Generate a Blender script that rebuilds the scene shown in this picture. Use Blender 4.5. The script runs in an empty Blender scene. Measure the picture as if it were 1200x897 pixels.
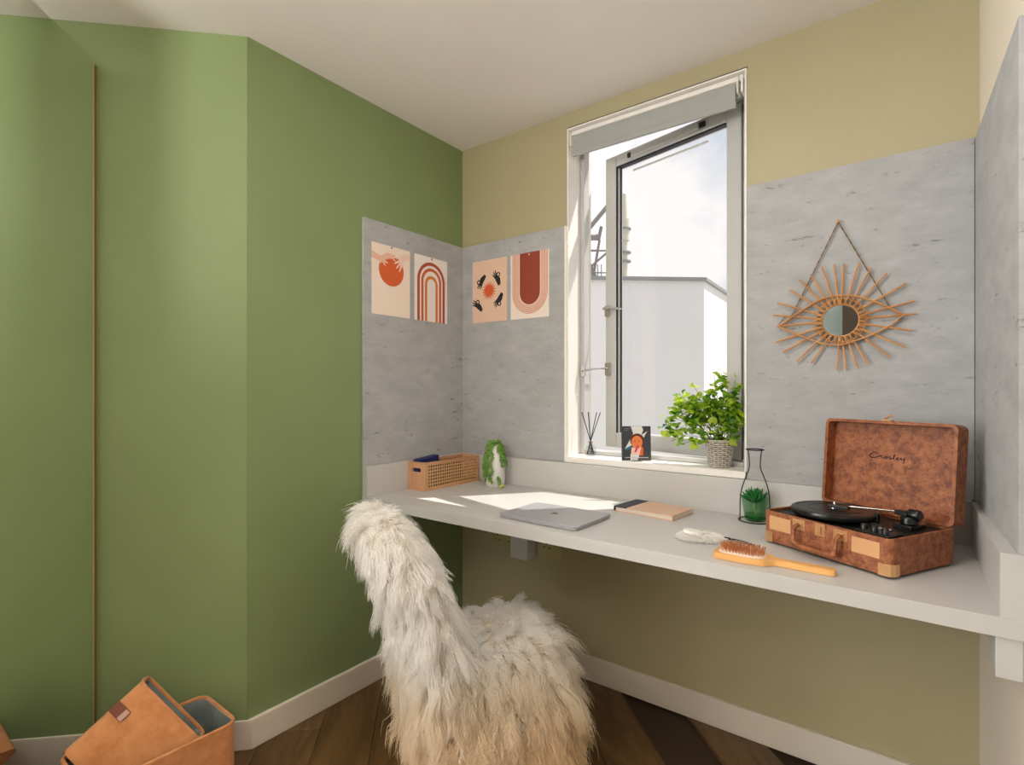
import bpy, math, random
import numpy as np
from mathutils import Matrix, Vector, Euler
from mathutils.geometry import tessellate_polygon
random.seed(7); rng = np.random.default_rng(7)
PI = math.pi; S = bpy.context.scene; COL = S.collection

# ------------------------------------------------------------------ camera
cd = bpy.data.cameras.new('camera'); cam = bpy.data.objects.new('camera', cd); COL.objects.link(cam)
cd.sensor_fit = 'HORIZONTAL'; cd.sensor_width = 36.0; cd.lens = 36.0 * 621 / 1200
cd.shift_y = 8.5 / 1200; cd.clip_start = 0.02; cd.clip_end = 300
cam.location = (1.781, -1.972, 1.21)
cam.rotation_euler = (PI / 2, 0, math.atan2(.598, .801))
S.camera = cam

# ------------------------------------------------------------------ colour helpers
def lin(c):
    o = []
    for v in c:
        v = v / 255.0
        o.append(v / 12.92 if v <= .04045 else ((v + .055) / 1.055) ** 2.4)
    return (*o, 1.0)

# ------------------------------------------------------------------ world (hazy bright sky with clouds)
w = bpy.data.worlds.new('sky'); S.world = w; w.use_nodes = True
nt = w.node_tree; nt.nodes.clear()
def N(t, **k):
    n = nt.nodes.new(t)
    for a, b in k.items(): setattr(n, a, b)
    return n
out = N('ShaderNodeOutputWorld'); bg = N('ShaderNodeBackground'); tc = N('ShaderNodeTexCoord')
mp = N('ShaderNodeMapping'); mp.inputs['Scale'].default_value = (1, 1, 1.5); mp.inputs['Location'].default_value = (.35, .2, .12)
nz = N('ShaderNodeTexNoise'); nz.inputs['Scale'].default_value = 3.1; nz.inputs['Detail'].default_value = 7; nz.inputs['Roughness'].default_value = .5
cr = N('ShaderNodeValToRGB'); cr.color_ramp.elements[0].position = .45; cr.color_ramp.elements[1].position = .57
cr.color_ramp.elements[0].color = lin((208, 213, 221)); cr.color_ramp.elements[1].color = lin((249, 243, 241))
bg.inputs['Strength'].default_value = .84
nt.links.new(tc.outputs['Generated'], mp.inputs['Vector']); nt.links.new(mp.outputs['Vector'], nz.inputs['Vector'])
nt.links.new(nz.outputs['Fac'], cr.inputs['Fac']); nt.links.new(cr.outputs['Color'], bg.inputs['Color'])
nt.links.new(bg.outputs['Background'], out.inputs['Surface'])

# ------------------------------------------------------------------ sun and room light
def lamp(name, kind, energy, color, loc=(0, 0, 0), direction=(0, 0, -1), **k):
    d = bpy.data.lights.new(name, kind); d.energy = energy; d.color = color
    for a, b in k.items(): setattr(d, a, b)
    o = bpy.data.objects.new(name, d); COL.objects.link(o); o.location = loc
    o.rotation_euler = Vector(direction).to_track_quat('-Z', 'Y').to_euler(); return o
EL = math.radians(59.8)
lamp('sun', 'SUN', 4.2, (1, .95, .88), (3, 5, 8), (-.628 * math.cos(EL), -.778 * math.cos(EL), -math.sin(EL)), angle=.006)
# added fill lights out of view: rear, far side, overhead and one aimed upwards
lamp('rear_fill_light', 'AREA', 24, (.95, .98, 1), (-.45, -4.13, 1.4), (.1, 1, 0), shape='RECTANGLE', size=2.1, size_y=1.7)
lamp('side_fill_light', 'AREA', 62, (.93, .97, 1), (-1.68, -3.55, 1.5), (1, .6, 0), shape='RECTANGLE', size=1.1, size_y=1.6)
lamp('overhead_fill_light', 'AREA', 9, (1, .97, .92), (1.25, -1.25, 2.37), (-.1, 0, -1), shape='DISK', size=.6)
lamp('upward_fill_light', 'AREA', 38, (1, .96, .92), (.6, -3.2, 1.7), (0, .25, 1), shape='DISK', size=.4)
vs = S.view_settings; vs.view_transform = 'Standard'; vs.look = 'None'; vs.gamma = 1; vs.use_curve_mapping = False
vs.exposure = 0.56

# ------------------------------------------------------------------ materials
def mat(name, c, rough=.6, c2=None, scale=8, stretch=(1, 1, 1), bump=0, bscale=60, metal=0, spec=.5, lo=.35, hi=.65, sheen=0, detail=4, trans=0, sss=0):
    m = bpy.data.materials.new(name); m.use_nodes = True; t = m.node_tree; b = t.nodes['Principled BSDF']
    b.inputs['Base Color'].default_value = lin(c); b.inputs['Roughness'].default_value = rough
    b.inputs['Metallic'].default_value = metal; b.inputs['Specular IOR Level'].default_value = spec
    if sheen: b.inputs['Sheen Weight'].default_value = sheen
    if trans: b.inputs['Transmission Weight'].default_value = trans
    if c2 or bump:
        co = t.nodes.new('ShaderNodeTexCoord'); mp = t.nodes.new('ShaderNodeMapping'); mp.inputs['Scale'].default_value = stretch
        t.links.new(co.outputs['Object'], mp.inputs['Vector'])
    if c2:
        n = t.nodes.new('ShaderNodeTexNoise'); n.inputs['Scale'].default_value = scale; n.inputs['Detail'].default_value = detail
        r = t.nodes.new('ShaderNodeValToRGB'); r.color_ramp.elements[0].position = lo; r.color_ramp.elements[1].position = hi
        r.color_ramp.elements[0].color = lin(c); r.color_ramp.elements[1].color = lin(c2)
        t.links.new(mp.outputs['Vector'], n.inputs['Vector']); t.links.new(n.outputs['Fac'], r.inputs['Fac'])
        t.links.new(r.outputs['Color'], b.inputs['Base Color'])
    if bump:
        n = t.nodes.new('ShaderNodeTexNoise'); n.inputs['Scale'].default_value = bscale; n.inputs['Detail'].default_value = 5
        u = t.nodes.new('ShaderNodeBump'); u.inputs['Strength'].default_value = bump; u.inputs['Distance'].default_value = .004
        t.links.new(mp.outputs['Vector'], n.inputs['Vector']); t.links.new(n.outputs['Fac'], u.inputs['Height'])
        t.links.new(u.outputs['Normal'], b.inputs['Normal'])
    return m

M = {}
M['green'] = mat('green_wall_paint', (129, 145, 99), .45, (132, 148, 102), 3, spec=.22, bump=.03, bscale=90)
M['cream'] = mat('cream_wall_paint', (172, 162, 127), .5, (175, 165, 131), 3, bump=.03, bscale=90)
M['pale'] = mat('pale_wall_paint', (226, 214, 196), .6, (229, 218, 202), 3)
M['ceil'] = mat('ceiling_paint', (232, 226, 220), .8, (235, 230, 224), 2)
M['trim'] = mat('painted_trim', (222, 212, 198), .45)
M['desk'] = mat('desk_laminate', (194, 192, 188), .4, (198, 196, 192), 4, bump=.02, bscale=300)
M['sill'] = mat('white_gloss_paint', (240, 236, 230), .35)
M['alu'] = mat('window_aluminium', (198, 197, 196), .4, metal=.0)
M['gasket'] = mat('black_rubber', (22, 25, 38), .5)
M['chrome'] = mat('brushed_chrome', (200, 198, 195), .25, metal=1)
M['black'] = mat('black_plastic', (12, 13, 13), .3)
M['blackm'] = mat('matt_black_metal', (22, 23, 26), .5)
M['blind'] = mat('blind_fabric', (166, 168, 164), .8, bump=.05, bscale=900)
M['white'] = mat('white_plastic', (236, 232, 226), .35)
M['olive'] = mat('olive_socket_plate', (176, 168, 118), .5)

def board_material():
    m = mat('grey_wood_wool_board', (160, 160, 160), .85, (182, 182, 182), 7, (1, 1, 2.2), bump=.35, bscale=120, lo=.3, hi=.7, detail=10)
    t = m.node_tree; b = t.nodes['Principled BSDF']; src = b.inputs['Base Color'].links[0].from_socket
    for n_ in t.nodes:
        if n_.type == 'TEX_NOISE': n_.inputs['Roughness'].default_value = .68
    co = [n for n in t.nodes if n.type == 'TEX_COORD'][0]
    for sc_, st_, p0, p1, dark in ((9, (1, 1, 3.5), .335, .39, .50), (30, (1, 1, 2.5), .325, .37, .42)):
        mp = t.nodes.new('ShaderNodeMapping'); mp.inputs['Scale'].default_value = st_; t.links.new(co.outputs['Object'], mp.inputs['Vector'])
        n = t.nodes.new('ShaderNodeTexNoise'); n.inputs['Scale'].default_value = sc_; n.inputs['Detail'].default_value = 9; n.inputs['Roughness'].default_value = .75
        r = t.nodes.new('ShaderNodeValToRGB'); r.color_ramp.elements[0].position = p0; r.color_ramp.elements[1].position = p1
        r.color_ramp.elements[0].color = (dark, dark, dark * 1.05, 1); r.color_ramp.elements[1].color = (1, 1, 1, 1)
        x = t.nodes.new('ShaderNodeMix'); x.data_type = 'RGBA'; x.blend_type = 'MULTIPLY'; x.inputs[0].default_value = 1
        t.links.new(mp.outputs['Vector'], n.inputs['Vector']); t.links.new(n.outputs['Fac'], r.inputs['Fac'])
        t.links.new(src, x.inputs[6]); t.links.new(r.outputs['Color'], x.inputs[7]); src = x.outputs[2]
    t.links.new(src, b.inputs['Base Color'])
    return m
M['board'] = board_material()

def wood_material(name, c1, c2, c3, along='Y', scale=3.0, rough=.45):
    m = bpy.data.materials.new(name); m.use_nodes = True; t = m.node_tree; b = t.nodes['Principled BSDF']; b.inputs['Roughness'].default_value = rough
    co = t.nodes.new('ShaderNodeTexCoord'); oi = t.nodes.new('ShaderNodeObjectInfo'); mp = t.nodes.new('ShaderNodeMapping')
    mp.inputs['Scale'].default_value = (4.2, .6, 4.2) if along == 'Y' else (.55, 6, 6)
    ad = t.nodes.new('ShaderNodeVectorMath'); ad.operation = 'ADD'
    sc = t.nodes.new('ShaderNodeVectorMath'); sc.operation = 'SCALE'; sc.inputs['Scale'].default_value = 17
    t.links.new(oi.outputs['Location'], sc.inputs[0]); t.links.new(co.outputs['Object'], mp.inputs['Vector'])
    t.links.new(mp.outputs['Vector'], ad.inputs[0]); t.links.new(sc.outputs[0], ad.inputs[1])
    n = t.nodes.new('ShaderNodeTexNoise'); n.inputs['Scale'].default_value = scale * .45; n.inputs['Detail'].default_value = 3; n.inputs['Distortion'].default_value = .8
    wv = t.nodes.new('ShaderNodeMath'); wv.operation = 'MULTIPLY'; wv.inputs[1].default_value = 6.5
    fr = t.nodes.new('ShaderNodeMath'); fr.operation = 'PINGPONG'; fr.inputs[1].default_value = .5
    t.links.new(ad.outputs[0], n.inputs['Vector']); t.links.new(n.outputs['Fac'], wv.inputs[0]); t.links.new(wv.outputs[0], fr.inputs[0])
    n2 = t.nodes.new('ShaderNodeTexNoise'); n2.inputs['Scale'].default_value = scale * 9; n2.inputs['Detail'].default_value = 6
    t.links.new(ad.outputs[0], n2.inputs['Vector'])
    mx = t.nodes.new('ShaderNodeMath'); mx.operation = 'MULTIPLY_ADD'; mx.inputs[1].default_value = 1.0; t.links.new(fr.outputs[0], mx.inputs[0]); t.links.new(n2.outputs['Fac'], mx.inputs[2])
    r = t.nodes.new('ShaderNodeValToRGB'); e = r.color_ramp.elements; e[0].position = .42; e[0].color = lin(c1); e[1].position = 1.0; e[1].color = lin(c3)
    q = e.new(.7); q.color = lin(c2)
    t.links.new(mx.outputs[0], r.inputs['Fac']); t.links.new(r.outputs['Color'], b.inputs['Base Color'])
    return m
M['oak'] = wood_material('oak_floor', (84, 60, 32), (100, 72, 40), (112, 82, 47), 'Y', 2.2)
M['boxwood'] = mat('acacia_wood', (198, 144, 104), .5, (212, 164, 124), 9, (12, 1, 1), bump=.05)
M['cane'] = mat('woven_cane', (206, 158, 108), .55, (220, 176, 126), 40)
M['rattan'] = mat('rattan', (205, 150, 88), .5, (186, 124, 66), 20)
M['twine'] = mat('jute_twine', (128, 100, 58), .9)
M['beech'] = mat('beech_wood', (222, 160, 92), .42, (232, 176, 108), 8, (1, 8, 8))
M['bristle'] = mat('wooden_bristles', (178, 106, 56), .5)
M['pad'] = mat('bristle_cushion', (232, 208, 192), .6)
M['space'] = mat('anodised_aluminium', (172, 171, 176), .36, metal=.3)
M['spaced'] = mat('dark_logo_finish', (46, 48, 54), .2, metal=.6)
M['navy'] = mat('navy_cloth', (28, 32, 92), .6)
M['ink'] = mat('charcoal_cloth', (44, 48, 58), .6)
M['blush'] = mat('blush_cover', (214, 178, 152), .55)
M['pages'] = mat('page_edges', (226, 212, 196), .8)
M['cer'] = mat('white_ceramic', (224, 222, 218), .35)
M['pearl'] = mat('string_of_pearls_green', (132, 168, 74), .4, (84, 134, 46), 60)
M['bud'] = mat('pale_yellow_bud', (206, 206, 120), .5)
M['stem'] = mat('plant_stem', (110, 130, 50), .6)
M['wick'] = mat('greywash_wicker', (204, 196, 186), .7, (184, 175, 165), 60)
M['soil'] = mat('dark_soil', (50, 40, 30), .9)
M['succ'] = mat('green_succulent', (46, 132, 62), .4, (30, 106, 48), 60)
M['copper'] = mat('copper_player_cover', (108, 52, 26), .5, (190, 118, 70), 46, bump=.5, bscale=170, lo=.40, hi=.68, detail=12)
for n_ in M['copper'].node_tree.nodes:
    if n_.type == 'TEX_NOISE' and n_.inputs['Scale'].default_value == 46: n_.inputs['Roughness'].default_value = .8; n_.inputs['Distortion'].default_value = .25
M['gold'] = mat('rose_gold_metal', (222, 174, 124), .28, metal=.75)
M['label'] = mat('tan_label_plate', (206, 156, 108), .45)
M['deck'] = mat('black_deck', (22, 21, 20), .45, spec=.4)
M['vinyl'] = mat('black_rubber_platter', (12, 14, 13), .28)
M['felt'] = mat('orange_felt', (214, 148, 96), .95, (196, 128, 76), 30, bump=.5, bscale=260, sheen=.15, detail=8)
M['feltin'] = mat('grey_felt_lining', (142, 152, 148), .9, (112, 122, 120), 14)
M['leather'] = mat('brown_leather', (122, 68, 48), .45)
M['steel'] = mat('stitched_silver_patch', (196, 160, 148), .5)
M['card'] = mat('dark_card', (58, 60, 68), .5)
M['metalw'] = mat('weathered_steel', (138, 130, 126), .6)
M['bwall'] = mat('neighbour_render', (232, 229, 226), .85, (236, 232, 229), .5)
M['flue'] = mat('pale_flue', (206, 202, 184), .6)
M['cope'] = mat('grey_coping', (150, 151, 150), .7)
M['conc'] = mat('pale_paving', (180, 176, 170), .9)

def two_mix(name, base, fac_ior=1.45, tint=(1, 1, 1, 1), rough=0.0, refl=1.0):
    m = bpy.data.materials.new(name); m.use_nodes = True; t = m.node_tree; t.nodes.clear()
    o = t.nodes.new('ShaderNodeOutputMaterial'); tr = t.nodes.new('ShaderNodeBsdfTransparent'); tr.inputs['Color'].default_value = tint
    g = t.nodes.new('ShaderNodeBsdfGlossy'); g.inputs['Roughness'].default_value = rough
    lw_ = t.nodes.new('ShaderNodeLayerWeight'); lw_.inputs['Blend'].default_value = .5; fr = t.nodes.new('ShaderNodeMath'); fr.operation = 'POWER'; fr.inputs[1].default_value = 4; t.links.new(lw_.outputs['Facing'], fr.inputs[0]); mx = t.nodes.new('ShaderNodeMixShader')
    mu = t.nodes.new('ShaderNodeMath'); mu.operation = 'MULTIPLY_ADD'; mu.inputs[1].default_value = .6 * refl; mu.inputs[2].default_value = .035
    t.links.new(fr.outputs[0], mu.inputs[0]); t.links.new(mu.outputs[0], mx.inputs[0])
    t.links.new(tr.outputs[0], mx.inputs[1]); t.links.new(g.outputs[0], mx.inputs[2]); t.links.new(mx.outputs[0], o.inputs['Surface'])
    return m
M['glass'] = two_mix('window_glass', None, tint=(.955, .96, .965, 1))
M['cglass'] = two_mix('clear_thin_glass', None, tint=(.93, .94, .93, 1))
M['gglass'] = two_mix('green_thin_glass', None, tint=(.72, .86, .74, 1))
mm = bpy.data.materials.new('mirror_silver'); mm.use_nodes = True
b_ = mm.node_tree.nodes['Principled BSDF']; b_.inputs['Metallic'].default_value = 1; b_.inputs['Roughness'].default_value = .01; b_.inputs['Base Color'].default_value = (.86, .89, .86, 1)
M['mirror'] = mm
def leaf_mat(name, c, c2):
    m = mat(name, c, .45, c2, 25); t = m.node_tree; b = t.nodes['Principled BSDF']; o = t.nodes['Material Output']
    tl = t.nodes.new('ShaderNodeBsdfTranslucent'); tl.inputs['Color'].default_value = lin(c2); mx = t.nodes.new('ShaderNodeMixShader'); mx.inputs[0].default_value = .5
    t.links.new(b.outputs[0], mx.inputs[1]); t.links.new(tl.outputs[0], mx.inputs[2]); t.links.new(mx.outputs[0], o.inputs['Surface']); return m
M['leafa'] = leaf_mat('lime_leaf', (176, 208, 54), (206, 226, 84)); M['leafb'] = leaf_mat('mid_green_leaf', (118, 168, 44), (156, 196, 60)); M['leafc'] = leaf_mat('deep_green_leaf', (62, 118, 38), (88, 144, 48))
def flat(name, c): 
    if name not in M: M[name] = mat(name, c, .75)
    return M[name]

# ------------------------------------------------------------------ mesh helpers
class MB:
    def __init__(s): s.v = []; s.f = []; s.m = []
    def add(s, vs, fs, X=None, mi=0):
        k = len(s.v); s.v += [tuple(X @ Vector(v)) if X else tuple(v) for v in vs]
        s.f += [tuple(i + k for i in f) for f in fs]; s.m += [mi] * len(fs); return s
    def box(s, x0, x1, y0, y1, z0, z1, X=None, mi=0):
        v = [(x, y, z) for z in (z0, z1) for y in (y0, y1) for x in (x0, x1)]
        return s.add(v, [(0, 2, 3, 1), (4, 5, 7, 6), (0, 1, 5, 4), (2, 6, 7, 3), (0, 4, 6, 2), (1, 3, 7, 5)], X, mi)
    def tube(s, pts, r, n=8, X=None, closed=False, cap=True, mi=0):
        P = [Vector(p) for p in pts]; L = len(P); vs = []; fs = []
        rr = r if isinstance(r, (list, tuple)) else [r] * L
        up = None
        for i in range(L):
            a = P[(i - 1) % L] if (i > 0 or closed) else P[i]; b = P[(i + 1) % L] if (i < L - 1 or closed) else P[i]
            t = (b - a).normalized()
            if up is None: up = t.orthogonal().normalized()
            up = (up - t * up.dot(t)); up = up.normalized() if up.length > 1e-6 else t.orthogonal().normalized()
            q = t.cross(up)
            for k in range(n):
                c = 2 * PI * k / n; vs.append(P[i] + (up * math.cos(c) + q * math.sin(c)) * rr[i])
        for i in range(L if closed else L - 1):
            j = (i + 1) % L
            for k in range(n): fs.append((i * n + k, i * n + (k + 1) % n, j * n + (k + 1) % n, j * n + k))
        if cap and not closed: fs += [tuple(range(n))[::-1], tuple(range((L - 1) * n, L * n))]
        return s.add(vs, fs, X, mi)
    def lathe(s, prof, n=32, X=None, mi=0, wob=None):
        vs = []; fs = []; L = len(prof)
        for i, (r, z) in enumerate(prof):
            for k in range(n):
                a = 2 * PI * k / n; q = r + (wob(i, k) if wob else 0); vs.append((q * math.cos(a), q * math.sin(a), z))
        for i in range(L - 1):
            for k in range(n): fs.append((i * n + k, i * n + (k + 1) % n, (i + 1) * n + (k + 1) % n, (i + 1) * n + k))
        if prof[0][0] > 1e-5: fs.append(tuple(range(n))[::-1])
        if prof[-1][0] > 1e-5: fs.append(tuple(range((L - 1) * n, L * n)))
        return s.add(vs, fs, X, mi)
    def prism(s, loops, d0, d1, plane='XZ', X=None, mi=0):
        """extrude 2D outline (+ holes) between d0 and d1 along the plane's normal"""
        if not isinstance(loops[0][0], (tuple, list, Vector)): loops = [loops]
        def P(a, b, d): return (a, d, b) if plane == 'XZ' else ((a, b, d) if plane == 'XY' else (d, a, b))
        flatp = [p for l in loops for p in l]; n = len(flatp)
        tri = tessellate_polygon([[Vector((p[0], p[1], 0)) for p in l] for l in loops])
        vs = [P(*p, d0) for p in flatp] + [P(*p, d1) for p in flatp]
        fs = [tuple(t) for t in tri] + [tuple(i + n for i in t[::-1]) for t in tri]; k = 0
        for l in loops:
            m_ = len(l)
            for i in range(m_): fs.append((k + i, k + (i + 1) % m_, k + (i + 1) % m_ + n, k + i + n))
            k += m_
        return s.add(vs, fs, X, mi)
    def ball(s, c, r, seg=8, ring=6, sc=(1, 1, 1), X=None, mi=0):
        prof = [(r * math.sin(PI * i / ring), -r * math.cos(PI * i / ring)) for i in range(ring + 1)]
        Y = Matrix.Translation(c) @ Matrix.Diagonal((*sc, 1)); Y = X @ Y if X else Y
        return s.lathe([(max(a, 1e-6), b) for a, b in prof], seg, Y, mi)

def build(name, mb, m, parent=None, bevel=0, smooth=None, seg=2, loc=None):
    me = bpy.data.meshes.new(name); me.from_pydata(mb.v, [], mb.f)
    ml = m if isinstance(m, (list, tuple)) else [m]
    for x in ml: me.materials.append(M[x] if isinstance(x, str) else x)
    if len(ml) > 1:
        for p, i in zip(me.polygons, mb.m): p.material_index = i
    me.update()
    import bmesh
    bm = bmesh.new(); bm.from_mesh(me); bmesh.ops.recalc_face_normals(bm, faces=bm.faces); bm.to_mesh(me); bm.free()
    if smooth is not None:
        me.polygons.foreach_set('use_smooth', [True] * len(me.polygons)); me.set_sharp_from_angle(angle=math.radians(smooth))
    o = bpy.data.objects.new(name, me); COL.objects.link(o)
    if parent: o.parent = parent
    if loc: o.location = loc
    if bevel:
        b = o.modifiers.new('bevel', 'BEVEL'); b.width = bevel; b.segments = seg; b.limit_method = 'ANGLE'; b.angle_limit = math.radians(40)
    return o
def tag(o, label=None, cat=None, group=None, kind=None):
    if label: o['label'] = label
    if cat: o['category'] = cat
    if group: o['group'] = group
    if kind: o['kind'] = kind
    return o
def thing(name, label, cat, loc=(0, 0, 0), rz=0, group=None, kind=None):
    o = bpy.data.objects.new(name, None); COL.objects.link(o); o.location = loc; o.rotation_euler = (0, 0, rz); o.empty_display_size = .05
    return tag(o, label, cat, group, kind)
def B(*a, **k): return MB().box(*a, **k)
def struct(name, mb, m, parent=None, **k):
    o = build(name, mb, m, parent, **k)
    if not parent: o['kind'] = 'structure'
    return o
def hair(name, P, R, m, parent):
    """P (n,k,3) strand points, R (k,) radii -> one hair curves object"""
    n, k, _ = P.shape
    hc = bpy.data.hair_curves.new(name); hc.add_curves([k] * n)
    hc.points.foreach_set('position', np.ascontiguousarray(P.reshape(-1), dtype=np.float32))
    hc.points.foreach_set('radius', np.ascontiguousarray(np.tile(R, n), dtype=np.float32))
    hc.materials.append(M[m] if isinstance(m, str) else m)
    o = bpy.data.objects.new(name, hc); COL.objects.link(o); o.parent = parent; return o

# ================================================================== THE ROOM
H = 2.4; T = .12
def rx(y): return 1.943 - .03 * y * 1.0          # inner face of the right wall
fl = struct('floor', B(-1.8, 2.3, -4.4, .12, -.08, -.014), flat('subfloor', (60, 44, 28)))
pl_me = None; PW, PL = .19, 1.25; c45 = math.sqrt(.5)
for i in range(-9, 18):
    for j in range(-3, 4):
        a = (i + .5) * PW; b = (j + (.37 * i) % 1.0) * PL
        # across = (1,1)/sqrt2 , along = (-1,1)/sqrt2 , starting from (0.6,-1.5)
        x = .6 + a * c45 - b * c45; y = -1.9 + a * c45 + b * c45
        if not (-1.4 < x < 1.9 and -3.7 < y < -.25): continue
        if pl_me is None:
            o = build('plank', B(-PW / 2 + .0007, PW / 2 - .0007, -PL / 2 + .0007, PL / 2 - .0007, -.014, 0), 'oak', fl, bevel=.0012, seg=1); pl_me = o.data
        else:
            o = bpy.data.objects.new('plank', pl_me); COL.objects.link(o); o.parent = fl
            bv = o.modifiers.new('bevel', 'BEVEL'); bv.width = .0012; bv.segments = 1; bv.limit_method = 'ANGLE'
        o.location = (x, y, 0); o.rotation_euler = (0, 0, PI / 4)
struct('ceiling', B(-1.8, 2.3, -4.4, .12, H, H + .1), 'ceil')
struct('wall_left', MB().prism([(-T, .0), (0, 0), (0, -1.076), (-T, -1.076 - .0)], 0, H, 'XY'), 'green')
struct('wall_far_left', MB().prism([(-.002, -1.0765), (-1.75, -2.8245), (-1.84, -2.74), (-.13, -1.03)], 0, H, 'XY'), 'green')
# back wall around the window opening
WX0, WX1, WZ0, WZ1 = .607, 1.331, .9, 2.333
bw = MB()
bw.box(-.12, WX0, 0, .2, 0, H); bw.box(WX1, 2.1, 0, .2, 0, H); bw.box(WX0, WX1, 0, .2, 0, WZ0); bw.box(WX0, WX1, 0, .2, WZ1, H)
struct('wall_back', bw, 'cream')
struct('wall_right', MB().prism([(rx(0), -.0), (rx(-4.2), -4.2), (rx(-4.2) + .12, -4.2), (rx(0) + .12, -.0)], 0, H, 'XY'), 'pale')
struct('wall_rear', B(-1.8, 2.3, -4.32, -4.2, 0, H), flat('slate_wall_paint', (120, 132, 134)))
struct('door_1', B(1.27, 2.05, -4.199, -4.16, 0, 2.2), flat('dark_door', (52, 40, 28)))
struct('wall_far_side', B(-1.86, -1.75, -4.2, -2.75, 0, H), 'pale')
# unseen frames and ceiling disc added to dress the fill lights
for nm_, X_ in (('rear_fill_frame', Matrix.Translation((-.45, -4.19, 1.4))), ('side_fill_frame', Matrix.Translation((-1.74, -3.55, 1.5)) @ Matrix.Rotation(PI / 2, 4, 'Z'))):
    hw_ = 1.09 if nm_ == 'rear_fill_frame' else .59; f_ = MB()
    for q_ in (-1, 1): f_.box(q_ * hw_ - .04, q_ * hw_ + .04, -.004, .05, -.92, .92, X=X_); f_.box(-hw_ - .04, hw_ + .04, -.004, .05, q_ * .89 - .04, q_ * .89 + .04, X=X_)
    f_.box(-hw_, hw_, -.004, .004, -.88, .88, X=X_); struct(nm_, f_, 'sill')
struct('overhead_fill_disc', MB().lathe([(.32, H - .022), (.33, H)], 32, Matrix.Translation((1.25, -1.25, 0))), 'white')
# skirting
BH = .1
struct('baseboard_left', MB().prism([(0, -.0), (.016, -.0), (.016, -1.0694), (0, -1.076)], 0, BH, 'XY'), 'trim', bevel=.003)
struct('baseboard_far_left', MB().prism([(.0, -1.0765), (.0158, -1.0705), (-1.735, -2.822), (-1.747, -2.811)][::-1], 0, BH, 'XY'), 'trim', bevel=.003)
struct('baseboard_back', B(.0165, 1.943, -.016, 0, 0, BH), 'trim', bevel=.003)
struct('baseboard_right', MB().prism([(rx(0), -.0165), (rx(-4.15), -4.15), (rx(-4.15) - .016, -4.15), (rx(0) - .016, -.0165)], 0, BH, 'XY'), 'trim', bevel=.003)

# ------------------------------------------------------------------ window
win = thing('window_1', 'tall grey aluminium window with its sash pushed open outwards', None, (0, 0, 0), kind='structure')
rl = MB(); rl.box(WX0, WX0 + .006, -.003, .2, WZ0 + .025, WZ1 - .006); rl.box(WX1 - .006, WX1, -.003, .2, WZ0 + .025, WZ1 - .006); rl.box(WX0, WX1, -.003, .2, WZ1 - .006, WZ1); rl.box(WX0 - .008, WX0 + .0, -.0125, 0, WZ0, 1.914)
build('reveal_lining', rl, 'sill', win)
build('shadow_gap', B(WX0 - .001, WX1 + .003, -.002, .0, WZ1, WZ1 + .004), 'gasket', win)
build('window_sill', B(WX0 + .0005, WX1 - .0005, -.016, .125, WZ0, WZ0 + .025), 'sill', win, bevel=.002)
FX0, FX1, FZ0, FZ1, FY0, FY1 = WX0 + .006, WX1 - .006, WZ0 + .025, WZ1 - .006, .10, .165
fm = MB(); fw = .036
fm.box(FX0, FX0 + .020, FY0, FY1 - .018, FZ0, FZ1); fm.box(FX1 - .028, FX1, FY0, FY1, FZ0, FZ1)
fm.box(FX0 + .020, FX1 - .028, FY0, FY1, FZ1 - .034, FZ1); fm.box(FX0 + .020, FX1 - .028, FY0, FY1, FZ0, FZ0 + .018)
build('window_frame', fm, 'alu', win, bevel=.003)
# sash, turned about its right-hand hinge
hx, hy = 1.287, .150; ang = math.atan2(-.23, .973)      # local x runs from hinge (x=0) to the left (x negative)
SX = Matrix.Translation((hx, hy, 0)) @ Matrix.Rotation(ang, 4, 'Z')
SL, z0s, z1s, sw = .652, .945, 2.288, .062
sh = MB()
def pf(a, b, c, d): sh.box(a, b, -.02, .03, c, d, X=SX)
sh.box(-SL, -SL + sw, -.022, .028, z0s, z1s, X=SX); sh.box(-sw + .004, 0, -.022, .028, z0s, z1s, X=SX)
sh.box(-SL + sw, -sw + .004, -.022, .028, z1s - .054, z1s, X=SX); sh.box(-SL + sw, -sw + .004, -.022, .028, z0s, z0s + .068, X=SX)
sa = build('window_sash', sh, 'alu', win, bevel=.004)
gk = MB(); g = .007
gk.box(-SL + sw, -SL + sw + g * .8, -.021, .0035, z0s + .068, z1s - .054, X=SX); gk.box(-SL + sw + .011, -SL + sw + .015, -.006, .0035, z0s + .068, z1s - .054, X=SX)
gk.box(-SL + sw, -sw, -.021, .0035, z1s - .054 - g, z1s - .054, X=SX); gk.box(0, .006, -.0, .03, z0s, z1s, X=SX)
build('gasket', gk, 'gasket', sa)
build('glazing_bead', B(-SL + sw + g * .8, -SL + sw + .011, -.014, .0035, z0s + .068, z1s - .061, X=SX), 'alu', sa)
build('glass_pane', B(-SL + sw, -sw + .004, .004, .008, z0s + .068, z1s - .054, X=SX), 'glass', win)
build('pane_bar', B(-.52, -.15, .010, .016, z1s - .088, z1s - .078, X=SX), 'sill', win, bevel=.004)  # thin white bar across the upper pane
# vent cover lying across the sash's top rail
build('head_vent_cover', B(-.50, -.17, -.034, -.022, z1s - .042, z1s - .012, X=SX), 'alu', sa, bevel=.004)
for xx in (-.508, -.155): build('vent_clip', B(xx - .012, xx + .012, -.032, -.022, z1s - .038, z1s - .017, X=SX), 'blackm', sa, bevel=.002)
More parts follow.
